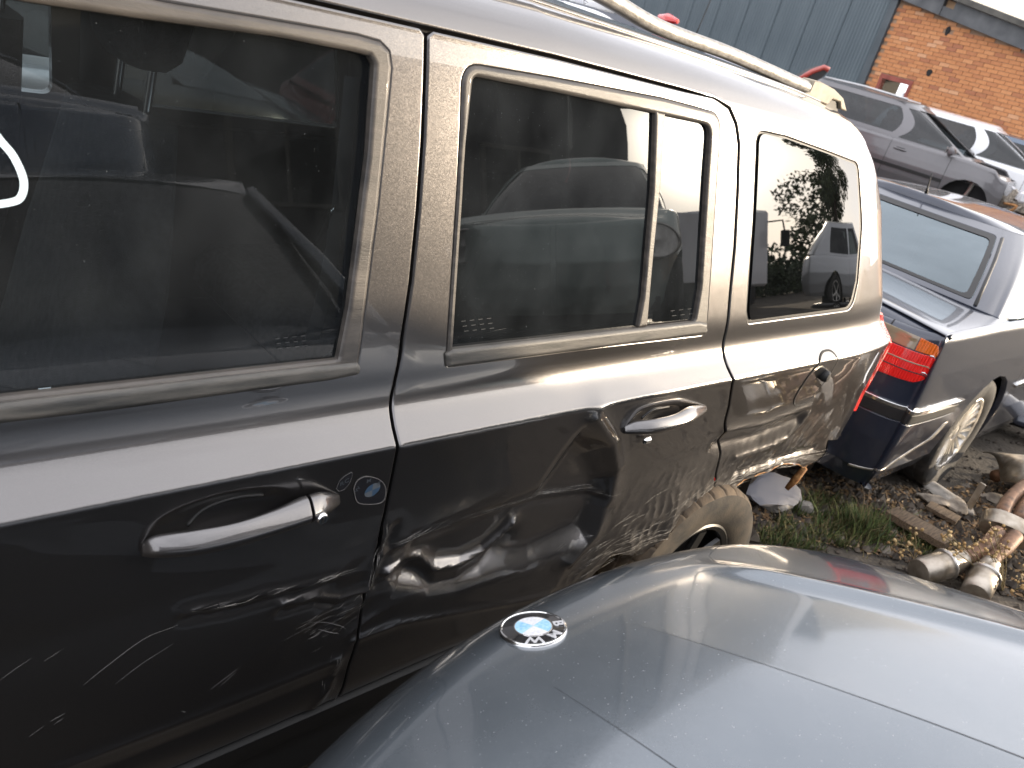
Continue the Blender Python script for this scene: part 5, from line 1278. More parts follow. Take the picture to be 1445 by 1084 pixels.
for (c, a_, b_) in holes:
    mb = MB(); P = [wallp(c[0] + a_ * .5 * math.cos(t) * (1 + .2 * math.sin(3 * t)), c[1] + b_ * .7 * math.sin(t), .024) for t in np.linspace(0, 6.283, 12)[:-1]]; Q = [p - BN * .3 for p in P]; mb.add(P + Q, [tuple(range(11)), tuple(range(21, 10, -1))] + [(i, (i + 1) % 11, 11 + (i + 1) % 11, 11 + i) for i in range(11)]); bp_(mb.build('wall_hole', M['gap'], None, False))
M['fascia'] = vary(mat('grey_fascia', rough=.6), (.055, .06, .065), (.12, .125, .13), 3, .3, .7, 8, bump=.004, bump_scale=12)
M['gutter'] = vary(mat('dark_gutter', rough=.6), (.05, .047, .04), (.10, .095, .08), 5)
def sbox(mb, sa, sb, h0, h1, d0, d1):
    P = [wallp(s, ftop(s) + h, d) for s in (sa, sb) for h in (h0, h1) for d in (d0, d1)]; mb.add(P, [(0, 1, 3, 2), (4, 6, 7, 5), (0, 4, 5, 1), (2, 3, 7, 6), (0, 2, 6, 4), (1, 5, 7, 3)])
brk = on_wall(1343, 13)[0]
mb = MB(); sbox(mb, 0.3, brk + .12, -.02, .30, .02, .16); sbox(mb, brk - .14, S_END, -.02, .30, .02, .16); sbox(mb, brk + .12, brk - .14, -.02, .16, .02, .14); bp_(mb.build('fascia', M['fascia'], None, False))
mb = MB(); sbox(mb, .3, S_END, .31, .40, .0, .26); bp_(mb.build('roof_edge', M['gutter'], None, False))
bk = MB(); sbox(bk, brk + .12, brk - .14, .16, .29, .03, .05); bp_(bk.build('exposed_board', mat('raw_board', (.40, .26, .15), .8), None, False))
mb = MB(); P = [wallp(0.3, ftop(.3) + .36, .2), wallp(S_END, ftop(S_END) + .36, .2), wallp(S_END, ftop(S_END) + .36, -9), wallp(.3, ftop(.3) + .36, -9)]; mb.add(P + [p + BZ * .06 for p in P], [(0, 1, 2, 3), (7, 6, 5, 4), (0, 1, 5, 4), (1, 2, 6, 5), (2, 3, 7, 6), (3, 0, 4, 7)]); bp_(mb.build('roof', M['fascia'], None, False))
mb = MB(); mb.add([wallp(S_END, GZ, 0), wallp(S_END, GZ, -9), wallp(S_END, ftop(S_END), -9), wallp(S_END, ftop(S_END), 0)], [(0, 1, 2, 3)]); bp_(mb.build('side_wall', M['brick_i'], None, False))
shed = thing('steel_shed', 'tall slate blue ribbed steel shed left of the brick building', 'shed', tuple(BC))
M['shed'] = vary(paint('slate_blue_cladding', (.075, .105, .125), 0.0, .55, .15, 0), (.062, .088, .105), (.098, .130, .148), 2.5, .3, .7, 6, (1, 1, .25))
M['shed_trim'] = vary(mat('dark_slate_flashing', rough=.5), (.050, .066, .078), (.075, .092, .105), 3)
PW = .98; pv = []
nrib = 11
for k in range(nrib):
    x0 = .012 + k * (PW - .024) / nrib; wd = (PW - .024) / nrib
    for (f, d) in ((0, .0), (.30, 0), (.42, .012), (.86, .012), (1, 0)): pv.append((x0 + f * wd, d))
pv = [(0, -.03), (.006, -.03)] + pv + [(PW - .006, -.03), (PW, -.03)]
V = [(x, d, z) for x, d in pv for z in (0, 7.5)]; pm = mesh_obj('wall_panel', V, [(2 * i, 2 * i + 1, 2 * i + 3, 2 * i + 2) for i in range(len(pv) - 1)], M['shed'], None, False); pmd = pm.data; bpy.data.objects.remove(pm)
for k in range(26):
    o = bpy.data.objects.new('wall_panel', pmd); COL.objects.link(o); o.parent = shed; o.rotation_euler = (0, 0, ang_w); p = wallp(.17 + k * PW, GZ, .05) - BC; o.location = (p[0], p[1], p[2])
mb = MB(); wbox(mb, -.005, .165, GZ, 7.5, -.02, .085); o = mb.build('corner_flashing', M['shed_trim'], None, False); o.parent = shed; o.matrix_parent_inverse = Matrix.Translation(-shed.location)
mb = MB(); wbox(mb, .1, 26, GZ, 7.4, -.1, -.05); wbox(mb, 0, 26, 7.4, 7.7, -.1, .2); wbox(mb, .05, .1, 4, 7.4, -9, -.05); o = mb.build('shed_core', M['shed_trim'], None, False); o.parent = shed; o.matrix_parent_inverse = Matrix.Translation(-shed.location)

# ------------------------------------------------------------------ wrecks across the yard
def hatch(L=4.1, W=1.72, roof=1.46, belt=.93, nose=.76, est=False, cowl=3.0, rake=.85, **k):
    return Car(L, W, .22, belt=belt, nose=nose, tail=belt - .02, roof=roof, gb=(.10, cowl + .12), gt=(.34 if est else .62, cowl - rake), wt=.56, rc=.22, fc=.34, fbow=.26, bow=.07, **k)
ST = [(.55, 1.90, 1.82, .72, .10, .86), (2.0, 2.86, 2.22, 1.95, .10, .86)]
h_ = np.array([.20, -.98]); l_ = np.array([.98, .20]); P0 = CAM + pixel_ray(1334, 233) * 14.3
PL = .46; O0 = P0[:2] - h_ * 2.86 + l_ * .86; prz = math.atan2(h_[1], h_[0])
peu = hatch(4.15, 1.75, 1.50, .94, .74, True, 3.12, .98)
pr_ = peu.build('grey_estate', 'mid grey estate wreck without front wheel raised on a crushed car', 'car', (O0[0], O0[1], PL + GZ), prz, M['peu'], wheels=(.72, 3.28), wr=.31, arch_r=.36, detail=.04, umax=int(peu.ux(3.78)), missing=('bonnet', 'wheel1', 'windscreen'), wins=[(.62, 1.93, 1.86, .46, .16, .86), (2.03, 2.98, 2.22, 1.97, .07, .88)], doors=(1.08, 1.99, 2.90), glassm='glass_far')
peu.mirror(2.86, .98, M['peu']); peu.door_handle(2.16, .80, M['peu']); peu.door_handle(1.2, .83, M['peu'])
mo = peu.uvz([(peu.ux(x), z) for x, z in ((1.1, .52), (2.9, .52), (2.9, .57), (1.1, .57))]); peu.on_low('side_moulding', mo, M['black'], .012, .02, .05, (1, -1))
si = peu.uvz([(peu.ux(x), z) for x, z in ((1.12, .24), (2.9, .24), (2.9, .31), (1.12, .31))]); peu.on_low('sill', si, M['silver'], .006, .02, .05, (1, -1))
V, F = tube([(1.9, -.54, 1.50), (1.2, -.545, 1.515), (.55, -.53, 1.49)], .02, 8); mesh_obj('roof_rail', V, F, M['silver'], peu.root); V, F = tube([(1.9, .54, 1.50), (1.2, .545, 1.515), (.55, .53, 1.49)], .02, 8); mesh_obj('roof_rail', V, F, M['silver'], peu.root)
# its stripped front: legs, lamp bucket, torn wing, tangle of looms
rr_ = random.Random(11)
mb = MB(); 
for y in (-.5, .5): mb.box((3.75, y, .50), (.75, .09, .12), None, .01)
mb.box((3.9, 0, .42), (.06, 1.2, .10), None, .01); mb.box((3.86, -.52, .62), (.10, .30, .22), Matrix.Rotation(.3, 3, 'Y'), .01); mb.build('front_legs', M['primer'], peu.root)
mb = MB(); mb.box((3.45, 0, .62), (.5, .8, .42), None, .05); mb.box((3.3, -.3, .72), (.3, .25, .25), None, .04); mb.tube([(3.25, -.62, .30), (3.3, -.66, .55), (3.3, -.6, .9)], .03, 8); mb.build('engine_block', M['alu'], peu.root)
mb = MB(); mb.box((3.97, -.62, .66), (.14, .24, .16), Matrix.Rotation(.5, 3, 'Z'), .03); mb.build('broken_headlamp', M['badge_white'], peu.root)
for k in range(9):
    p = np.array([3.85 + rr_.uniform(-.1, .15), rr_.uniform(-.8, -.2), rr_.uniform(.35, .75)]); V, F = tube(catmull([p, p + [rr_.uniform(-.1, .2), rr_.uniform(-.2, .2), rr_.uniform(-.2, .1)], p + [rr_.uniform(0, .25), rr_.uniform(-.3, .3), rr_.uniform(-.35, -.05)]], 8), rr_.choice([.008, .012, .02]), 6); mesh_obj('torn_loom', V, F, rr_.choice([M['black'], M['primer'], M['badge_white'], M['alu'], M['rust']]), peu.root)
sub = Car(4.0, 1.7, .12, belt=.62, nose=.50, tail=.6, roof=.66, gb=(.3, 3.2), gt=(.5, 2.9), wt=.6)
def crushed(loc, rz, label, nm='crushed_car', m_='black_car', g_=None): return sub.build(nm, label, 'car', loc, rz, M[m_], g_, wheels=(.7, 3.2), wr=.27, arch_r=.3, detail=.12, missing=('bonnet',))
crushed((O0[0] + .05, O0[1], GZ), prz, 'flattened black car shell under the grey estate')
O1 = O0 + l_ * 1.95 + h_ * .95
wc = hatch(4.0, 1.72, 1.50, .95, .74, True, 3.05, .95); wc.build('white_hatchback', 'white hatchback with its nose torn off behind the grey estate', 'car', (O1[0], O1[1], PL + .02 + GZ), prz, M['white'], wheels=(.72, 3.2), wr=.31, arch_r=.35, detail=.07, umax=int(wc.ux(3.5)), missing=('bonnet', 'wheel1', 'windscreen'), wins=[(.6, 1.85, 1.76, .5, .12, .86), (1.97, 2.92, 2.16, 1.90, .08, .88)], doors=(1.9, 2.85))
mb = MB(); mb.box((3.45, 0, .86), (.25, 1.15, .16), Matrix.Rotation(.25, 3, 'Y'), .04); mb.build('inner_scuttle', M['pale_green'], wc.root); mb = MB(); mb.box((3.5, 0, .6), (.5, .9, .4), None, .05); mb.build('engine_block', M['primer'], wc.root)
crushed((O1[0], O1[1], GZ), prz, 'flattened white car shell under the white hatchback', m_='white')
O2 = O1 + l_ * 1.9 + h_ * .9
bc_ = hatch(4.2, 1.76, 1.52, .95, .76, False, 3.15, 1.0); bc_.build('slate_blue_hatchback', 'slate blue hatchback farthest back against the brick wall', 'car', (O2[0], O2[1], PL - .05 + GZ), prz, M['blue'], wheels=(.72, 3.3), wr=.31, arch_r=.35, detail=.08, wins=ST)
crushed((O2[0], O2[1], GZ), prz, 'flattened blue car shell under the slate blue hatchback', m_='blue')
# row seen in slivers between the SUV's roof and rail, and through its cabin
row = [('white', 'white estate in the row beyond the SUV nearest the shed door side', 6.05, 6.5, 1.50, .37), ('navy', 'dark blue hatchback in the row beyond the SUV with a whip aerial', 7.8, 6.5, 1.50, .45), ('silver', 'silver hatchback in the row beyond the SUV', 9.55, 6.5, 1.52, .33), ('red', 'red hatchback with its black lined tailgate standing open', 11.3, 6.67, 1.46, .31)]
for i, (mm_, lab, x, y, rf_, lift) in enumerate(row):
    c = hatch(4.0, 1.70, rf_, .94, .75, i != 1, 3.0, .9); c.build(mm_.replace('navy', 'dark_blue') + '_hatchback', lab, 'car', (x, y - 2.0, GZ + lift), R(90 + (i - 1) * 3), M[mm_], wheels=(.7, 3.2), wr=.30, arch_r=.35, detail=.08, wins=ST, doors=(1.93, 2.8), missing=('rear_glass',)); row[i] = c
    crushed((x, y - 2.0, GZ - .33), R(90 + (i - 1) * 3), 'flattened car shell under the %s car of the row beyond the SUV' % {'white': 'white', 'navy': 'dark blue', 'silver': 'silver', 'red': 'red'}[mm_], m_='black_car')
c = row[1]; pa, pb = on_dist(984, 44, 10.2), on_dist(1012, -22, 10.2); V, F = tube([pa - (pb - pa) * .5, pa, pb], .007, 6); o = mesh_obj('aerial', V, F, M['black']); o.parent = c.root; o.matrix_parent_inverse = c.root.matrix_world.inverted(); bpy.context.view_layer.update(); o.matrix_parent_inverse = c.root.matrix_world.inverted()
# the raised tailgate
c = row[3]; tg_ = [on_dist(px, py, 12.6) for px, py in ((1128, 112), (1146, 101), (1163, 95), (1170, 99), (1160, 110), (1150, 116), (1140, 116))]
dv = np.array([.55, .83, 0]); mb = MB(); n = len(tg_); mb.add(list(tg_) + [p + dv * .22 for p in tg_], [tuple(range(n)), tuple(range(2 * n - 1, n - 1, -1))] + [(i, (i + 1) % n, n + (i + 1) % n, n + i) for i in range(n)]); o = mb.build('tailgate_lining', M['black'], None, False); o.parent = c.root; o.matrix_parent_inverse = c.root.matrix_world.inverted()
V, F = tube(tg_[:4], .035, 8); o = mesh_obj('open_tailgate', V, F, M['red']); o.parent = c.root; o.matrix_parent_inverse = c.root.matrix_world.inverted()
# loose parts lying on the roofs of that row
p = on_dist(943, 27, 10.0); mb = MB(); rings = [[p + BT * (q * .16) + np.array([math.cos(a) * .07 * (1 - .6 * abs(q)), 0, .05 * math.sin(a) * (1.2 - .7 * abs(q))]) for a in np.linspace(0, 6.283, 10)[:-1]] for q in (-1, -.5, 0, .5, 1)]; V, F = loft(rings); mb.add(V, F); tag(mb.build('loose_lamp', M['red_lens']), 'loose red and black tail lamp on a car roof beyond the rail', 'lamp')
p = on_dist(838, -2, 9.0); mb = MB().box(p, (.5, .35, .16), None, .05); tag(mb.build('white_bumper', M['white']), 'loose white bumper panel lying on a roof above the rail', 'car panel')
nb = hatch(4.3, 1.75, 1.50, .95, .74, True, 3.15, .95); nb.build('silver_neighbour_car', 'pale silver car parked on the far side of the dark SUV', 'car', (-1.6, 3.55, GZ + .12), 0, M['silver'], wheels=(.75, 3.4), wr=.31, arch_r=.35, detail=.08, wins=ST, doors=(1.95, 2.85))
nb2 = hatch(4.1, 1.72, 1.47, .93, .74, False, 3.0, .9); nb2.build('red_neighbour_car', 'dull red car parked beyond the rear of the dark SUV', 'car', (2.6, 3.45, GZ), R(0), M['red'], wheels=(.75, 3.3), wr=.31, arch_r=.35, detail=.08, wins=ST)
# ------------------------------------------------------------------ what stands behind the camera and shows in paint and glass
pg = hatch(3.9, 1.68, 1.45, .93, .80, False, 2.85, .85); dpg = np.array([-.80, .60]); rzp = math.atan2(dpg[1], dpg[0]); nosep = np.array([3.75, -2.35]); op_ = nosep - dpg * 3.9
pg.build('pale_green_hatchback', 'pale green hatchback with oval headlamps on the second tier behind the camera', 'car', (op_[0], op_[1], GZ + .82), rzp, M['pale_green'], wheels=(.7, 3.15), wr=.29, arch_r=.34, detail=.06, wins=ST)
for sg in (1, -1):
    u = pg.ux(3.62) ; pp = pg.low(np.array([u * sg]), np.array([.72]))[0]; nn = np.array([.75, sg * .62, .2]); nn /= np.linalg.norm(nn); tx = np.cross([0, 0, 1.], nn); tx /= np.linalg.norm(tx); tz = np.cross(nn, tx)
    V, F = [], []; n = 32; prf = [(1.08, -.02), (1.06, .012), (.97, .016), (.95, .004), (.6, -.004), (.0001, .012)]
    for j in range(n):
        a = 2 * math.pi * j / n
        for r_, h in prf: V.append(pp + tx * r_ * .20 * math.cos(a) + tz * r_ * .115 * math.sin(a) + nn * h)
    k = len(prf)
    for j in range(n):
        for i in range(k - 1): F.append((j * k + i, ((j + 1) % n) * k + i, ((j + 1) % n) * k + i + 1, j * k + i + 1))
    o = fixn(mesh_obj('headlamp', V, F, M['alu'], pg.root, True, None, 40))
blk = [('black', -3.2, -4.6, 0), ('navy', -1.2, -4.9, 0), ('black_car', .8, -4.7, 0), ('peu', 2.8, -4.9, 0), ('navy', -2.9, -5.0, 1), ('black_car', -.9, -4.8, 1), ('blue', 1.1, -5.0, 1)]
names_ = ['black hatchback, first from the left in the lower tier behind the camera', 'navy hatchback, second in the lower tier behind the camera', 'black hatchback under the slate blue one behind the camera', 'grey hatchback last in the lower tier behind the camera', 'navy hatchback on top of the leftmost black one behind the camera', 'black hatchback on top of the navy one behind the camera', 'slate blue hatchback topmost behind the camera']
bcar = hatch(4.0, 1.72, 1.48, .94, .76, False, 3.0, .9)
for (mm_, x, y, lv), lab in zip(blk, names_):
    bcar.build('stacked_hatchback', lab, 'car', (x, y - 2.2, GZ + lv * 1.42), R(90), M['black_car' if mm_ == 'black' else mm_], 'wrecks stacked behind the camera', wheels=(.7, 3.2), wr=.30, arch_r=.35, detail=.13, wins=ST)
crushed((op_[0], op_[1], GZ + .06), rzp, 'flattened black car shell under the pale green hatchback')
sv = Car(4.5, 1.85, .3, belt=1.08, nose=.95, tail=1.06, roof=1.74, gb=(.10, 3.3), gt=(.45, 2.55), wt=.64, rc=.2)
dsv = np.array([.44, .90]); sv.build('silver_suv', 'silver SUV raised on a wreck across the yard by the hedge', 'SUV', (15.5, -6.7, GZ + .44), math.atan2(dsv[1], dsv[0]), M['silver'], wheels=(.85, 3.55), wr=.37, arch_r=.43, detail=.06, wins=[(.55, 1.9, 1.82, .68, .1, .86), (2.0, 3.0, 2.45, 1.95, .1, .86)], doors=(1.95, 2.95))
crushed((15.6, -6.5, GZ - .17), math.atan2(dsv[1], dsv[0]), 'flattened black car shell under the silver SUV')
lorry = thing('white_lorry', 'white lorry cab with long mirror arms beside the hedge', 'lorry', (22.3, -13.0, GZ), math.pi)
for nm, c, d, m_ in (('cab', (0, 0, 1.9), (2.2, 2.4, 2.3), 'white'), ('box_body', (2.9, 0, 1.9), (3.0, 2.3, 1.9), 'white'), ('chassis', (3, 0, .8), (8, 1.2, .3), 'black'), ('windscreen', (-1.101, 0, 2.3), (.02, 2.0, .8), 'glass_dark')): MB().box(c, d, None, .08 if nm == 'cab' else .01).build(nm, M[m_], lorry)
for yy in (-1.35, 1.35):
    V, F = tube([(-1.0, yy * .85, 2.7), (-1.4, yy * 1.1, 2.75), (-1.45, yy * 1.15, 2.3)], .03, 6); o = mesh_obj('mirror_arm', V, F, M['black'], lorry); MB().box((-1.45, yy * 1.15, 2.2), (.12, .28, .5), None, .03).build('mirror', M['black'], o)
for xx in (0, 4.8):
    for yy in (-1.0, 1.0): MB().lathe([(0, -.14), (.3, -.14), (.48, -.12), (.5, 0), (.48, .12), (.3, .14), (0, .14)], 24, 'y', (xx, yy, .5)).build('wheel', M['tyre_black'], lorry)
shop = thing('added_workshop', 'long added grey workshop wall, unseen, darkening glass reflections behind the stacked wrecks', 'building', (1.5, -9.2, GZ))  # added unseen wall: blocks low sky so the side glass reflects dark
M['workshop'] = vary(mat('dark_added_render', rough=.85), (.034, .034, .036), (.058, .058, .060), 1.2, bump=.01)
MB().box((0, -3, 2.5), (23.4, 6, 5.0)).build('wall', M['workshop'], shop, False); MB().box((0, -3, 5.1), (24.0, 6.6, .2), None, .03).build('roof', M['fascia'], shop, False)
for k in range(5):
    w_ = MB().box((-9 + k * 4.4, .02, 2.9), (1.7, .10, 1.2), None, .02).build('window', M['gutter'], shop, False)
    for q in (-.4, .4): MB().box((-9 + k * 4.4 + q, .075, 2.9), (.72, .02, 1.04)).build('pane', M['glass_dark'], w_, False)
# ------------------------------------------------------------------ trees, hedge
M['leaf'] = vary(mat('leaf_green', rough=.6), (.030, .048, .016), (.085, .110, .035), 1.6, .3, .7); M['leaf_dark'] = vary(mat('hedge_green', rough=.65), (.018, .032, .012), (.050, .075, .025), 2)
M['bark'] = vary(mat('bark', rough=.9), (.05, .04, .03), (.12, .09, .07), 12, bump=.01)
def leaves(centres, radii, count, size, r_):
    V, F = [], []
    for _ in range(count):
        k = r_.integers(len(centres)); d = r_.normal(0, 1, 3); d /= np.linalg.norm(d); p = centres[k] + d * radii[k] * (r_.uniform(.55, 1.0)) * np.array([1, 1, .8])
        a = r_.normal(0, 1, 3); a /= np.linalg.norm(a); b = np.cross(a, r_.normal(0, 1, 3)); b /= np.linalg.norm(b) + 1e-9; s_ = size * r_.uniform(.5, 1.3); i = len(V)
        V += [p - a * s_, p + b * s_ * .45, p + a * s_, p - b * s_ * .45]; F.append((i, i + 1, i + 2, i + 3))
    return V, F
def tree(name, label, loc, H, Wd, m_, seed, n=5200, sz=.11):
    t = thing(name, label, 'tree', loc); r_ = np.random.default_rng(seed); V, F = tube(catmull([(0, 0, 0), (.1, .05, H * .3), (0, -.05, H * .6), (.1, 0, H * .85)], 14), np.linspace(.22, .05, 14) * H / 7, 10); tr = MB().add(V, F); cs, rs = [], []
    for k in range(22):
        z = H * r_.uniform(.22, .95); a = r_.uniform(0, 6.28); q = Wd * (1 - .75 * abs(z / H - .5)) * r_.uniform(.2, 1); c = np.array([q * math.cos(a), q * math.sin(a), z]); cs.append(c); rs.append(Wd * r_.uniform(.25, .5)); V, F = tube([(0, 0, z * .75), c * .6 + np.array([0, 0, z * .35]), c], [.06, .04, .02], 6); tr.add(V, F)
    tr.build('trunk', M['bark'], t); V, F = leaves(cs, rs, n, sz, r_); o = mesh_obj('crown', V, F, m_, t, False); return t
tree('broadleaf_tree', 'tall green broadleaf tree beyond the silver SUV', (32.0, -12.6, GZ), 8.2, 3.0, M['leaf'], 5, 15000, .12)
tree('broadleaf_tree', 'smaller broadleaf tree at the far end of the hedge', (40, -16.5, GZ), 6.0, 2.6, M['leaf'], 6, 4200, .16)
tree('broadleaf_tree', 'dark broadleaf tree rising behind the added workshop wall', (9, -22, GZ), 7.5, 3, M['leaf_dark'], 8, 4200, .2)
r_ = np.random.default_rng(4); cs = [np.array([x, -13.8 - .25 * (x - 18), GZ + z]) for x in np.arange(9, 46, .55) for z in (.45, 1.05)]; V, F = leaves(cs, [.62] * len(cs), 15000, .13, r_); hd = mesh_obj('hedge', V, F, M['leaf_dark'], None, False); tag(hd, 'clipped dark green hedge along the far side of the yard', 'hedge')
cs = [np.array([x, -60 + 10 * math.sin(x * .05), GZ + z]) for x in np.arange(-90, 150, 3.2) for z in (1.2, 3.0)]; V, F = leaves(cs, [2.6] * len(cs), 9000, .8, r_); w_ = mesh_obj('far_woods', V, F, M['leaf_dark'], None, False); w_['kind'] = 'stuff'
# ------------------------------------------------------------------ things lying in the dirt between the cars
M['exhaust'] = vary(mat('rusted_exhaust_pipe', rough=.6, metal=.35), (.060, .029, .017), (.215, .115, .065), 26, .3, .7, 8, bump=.001, bump_scale=140)
M['cat'] = vary(mat('dull_exhaust_steel', rough=.38, metal=.85), (.20, .16, .115), (.52, .47, .40), 16, .3, .7, 8, rough=(.28, .55), bump=.0008, bump_scale=90)
M['wood'] = vary(mat('weathered_plank', rough=.85), (.060, .040, .025), (.19, .135, .085), 5, .3, .7, 10, (3, 30, 30), .0015, 60)
M['concrete'] = vary(mat('broken_concrete', rough=.9), (.13, .12, .105), (.36, .335, .30), 16, .3, .7, 10, bump=.004, bump_scale=60)
M['stone'] = vary(mat('yard_stone', rough=.9), (.12, .10, .08), (.36, .31, .25), 14, bump=.003, bump_scale=70)
def G3(px, py, h): p = on_z(px, py, GZ + h); return p
ex = thing('exhaust_pipes', 'rusty twin exhaust downpipes with a bright steel collar lying in the dirt', 'exhaust', tuple(G3(1395, 770, 0)))
def xp(o): o.parent = ex; o.matrix_parent_inverse = Matrix.Translation(-ex.location); return o
for pts in ([(1352, 792, .10), (1372, 782, .12), (1392, 770, .15), (1408, 752, .17)], [(1392, 800, .10), (1402, 785, .13), (1418, 772, .16), (1432, 757, .18)]):
    V, F = tube(catmull([G3(*p) for p in pts], 14), .036, 12); xp(mesh_obj('downpipe', V, F, M['exhaust']))
for pts in ([(1412, 728, .18), (1424, 706, .20), (1446, 686, .22), (1480, 668, .22)], [(1436, 735, .18), (1446, 716, .20), (1462, 700, .22), (1495, 684, .22)]):
    V, F = tube(catmull([G3(*p) for p in pts], 14), .034, 12); xp(mesh_obj('upper_pipe', V, F, M['exhaust']))
for a, b in (((1322, 800, .08), (1356, 790, .11)), ((1384, 822, .08), (1395, 798, .11))):
    A, B = G3(*a), G3(*b); d = B - A; V, F = tube([A - d * .75, A - d * .74, A + d * .30, A + d * .34, A + d * .8, B, B + d * .06], [.052, .058, .062, .060, .046, .041, .046], 20); xp(mesh_obj('flared_end', V, F, M['cat']))
    V, F = tube([A + d * .30, A + d * .36], [.070, .070], 16); xp(mesh_obj('end_band', V, F, M['alu']))
A, B = G3(1420, 748, .16), G3(1424, 732, .19); d = (B - A) / np.linalg.norm(B - A); sx = np.cross(d, [0, 0, 1.]); sx /= np.linalg.norm(sx); up_ = np.cross(sx, d)
rings = [[A + d * t + sx * 1.05 * q * .105 * math.copysign(abs(math.cos(a)) ** .7, math.cos(a)) + up_ * q * .062 * math.sin(a) for a in np.linspace(0, 2 * math.pi, 28, endpoint=False)] for t, q in ((-.035, .98), (-.03, 1.04), (.05, 1.04), (.055, .98))]
V, F = loft(rings, True, True); xp(mesh_obj('collar', V, F, M['cat'], None, True, None, 40))
sh_ = thing('heat_shield', 'bent pale steel heat shield lying over rusty pipes at the far right', 'exhaust part', tuple(G3(1440, 670, 0)))
rows = []
for t in np.linspace(0, 1, 9):
    p = G3(1400 + 90 * t, 655 + 8 * t, .14 + .10 * math.sin(t * 2.6)); rows.append([p + np.array([.16 * q, .10 * q, .05 * (1 - q * q) - .01]) for q in np.linspace(-1, 1, 9)])
o = grid_obj('shield_skin', np.array(rows), M['cat']); o.parent = sh_; o.matrix_parent_inverse = Matrix.Translation(-sh_.location); so = o.modifiers.new('thick', 'SOLIDIFY'); so.thickness = .006
V, F = tube(catmull([G3(1404, 672, .1), G3(1425, 668, .12), G3(1450, 672, .12), G3(1490, 690, .1)], 12), .035, 12); o = mesh_obj('shield_pipe', V, F, M['exhaust']); o.parent = sh_; o.matrix_parent_inverse = Matrix.Translation(-sh_.location)
def plank(name, label, a, b, w, th, m_):
    A, B = G3(*a), G3(*b); d = B - A; Lh = np.linalg.norm(d); d /= Lh; c = (A + B) / 2; mb = MB(); sd = np.cross([0, 0, 1.], d); sd /= np.linalg.norm(sd); u_ = np.cross(d, sd); rings = []
    for t in np.linspace(-.5, .5, 12):
        jw_ = 1 + .06 * math.sin(t * 23); rings.append([c + d * t * Lh + sd * w * jw_ * q + u_ * th * r_ for q, r_ in ((-.5, -.5), (.5, -.5), (.5, .42), (.46, .5), (-.46, .5), (-.5, .42))])
    V, F = loft(rings); return tag(fixn(mesh_obj(name, V, F, m_, None, True, None, 30)), label, 'plank')
plank('plank', 'weathered brown plank lying in the grass left of the dried flowers', (1258, 722, .05), (1340, 768, .07), .13, .035, M['wood'])
plank('board_scrap', 'short dark board scrap half buried beyond the plank', (1352, 735, .03), (1310, 712, .03), .10, .02, M['wood'])
rk = np.random.default_rng(9)
def rock(name, label, p, r_, m_, flat=.6, cat='stone', group=None):
    me = bpy.data.meshes.new(name); import bmesh; bm = bmesh.new(); bmesh.ops.create_icosphere(bm, subdivisions=3, radius=1); s_ = rk.uniform(0, 50); pl = [rk.normal(0, 1, 3) for _ in range(9)]; pl = [q / np.linalg.norm(q) for q in pl]
    for v in bm.verts:
        c = np.array(v.co); k = 1.0
        for q in pl: k = min(k, .72 / max(.05, c @ q)) if c @ q > .72 else k
        c = c * k * (1 + .05 * math.sin(7 * c[0] + s_) * math.cos(9 * c[1] + s_)); v.co = Vector((c[0] * r_[0], c[1] * r_[1], c[2] * r_[2] * flat))
    bm.to_mesh(me); bm.free(); o = bpy.data.objects.new(name, me); me.materials.append(m_); link(o); o.location = p; o.rotation_euler = (0, 0, rk.uniform(0, 3)); me.polygons.foreach_set('use_smooth', [True] * len(me.polygons)); me.set_sharp_from_angle(angle=R(28)); return tag(o, label, cat, group)
rock('concrete_lump', 'pale grey broken concrete lump beside the rear tyre', G3(1095, 705, .03), (.13, .10, .075), M['concrete'], cat='concrete')
rock('concrete_slab', 'flat bluish grey slab piece leaning behind the concrete lump', G3(1092, 693, .06), (.20, .13, .05), mat('slab_grey', (.17, .17, .185), .8), cat='concrete')
rock('stone', 'small cream stone in the grass right of the concrete lump', G3(1137, 715, .03), (.05, .04, .05), M['concrete'])
rock('stone', 'tan stone at the foot of the navy saloon left of its wheel', G3(1316, 705, .03), (.09, .05, .05), M['stone'])
rock('stone', 'flat pale rock touching the rear wheel of the navy saloon', G3(1330, 697, .02), (.16, .09, .05), M['concrete'])
rock('stone', 'rounded brown stone between plank and pipes', G3(1350, 712, .02), (.10, .07, .05), M['stone'])
rock('stone', 'grey stone just below the steel heat shield', G3(1405, 705, .02), (.10, .06, .05), M['stone'])
bt = thing('steel_bracket', 'upright pale steel bracket standing in the dirt by the saloon wheel', 'bracket', tuple(G3(1364, 722, 0))); A = G3(1364, 722, 0); B = A + np.array([.0, 0, .17]) 
o = MB().box((A + B) / 2, (.012, .032, .19), None, .003).build('upright', M['cat']); o.parent = bt; o.matrix_parent_inverse = Matrix.Translation(-bt.location)
o = MB().box(A + np.array([0, 0, .012]), (.09, .06, .02), Matrix.Rotation(.4, 3, 'Z'), .006).build('foot', M['concrete']); o.parent = bt; o.matrix_parent_inverse = Matrix.Translation(-bt.location)
bpn = thing('bumper_cover', 'dark blue bumper cover lying on the ground at the right edge', 'bumper', tuple(G3(1440, 618, 0))); rows = []
for t in np.linspace(0, 1, 10):
    p = G3(1408 + 110 * t, 600 + 40 * t, .04); rows.append([p + np.array([.12 * math.cos(a), .06 * math.cos(a), .16 * math.sin(a)]) for a in np.linspace(.0, 2.6, 8)])
o = grid_obj('cover_skin', np.array(rows), M['navy']); o.parent = bpn; o.matrix_parent_inverse = Matrix.Translation(-bpn.location); so = o.modifiers.new('thick', 'SOLIDIFY'); so.thickness = .006
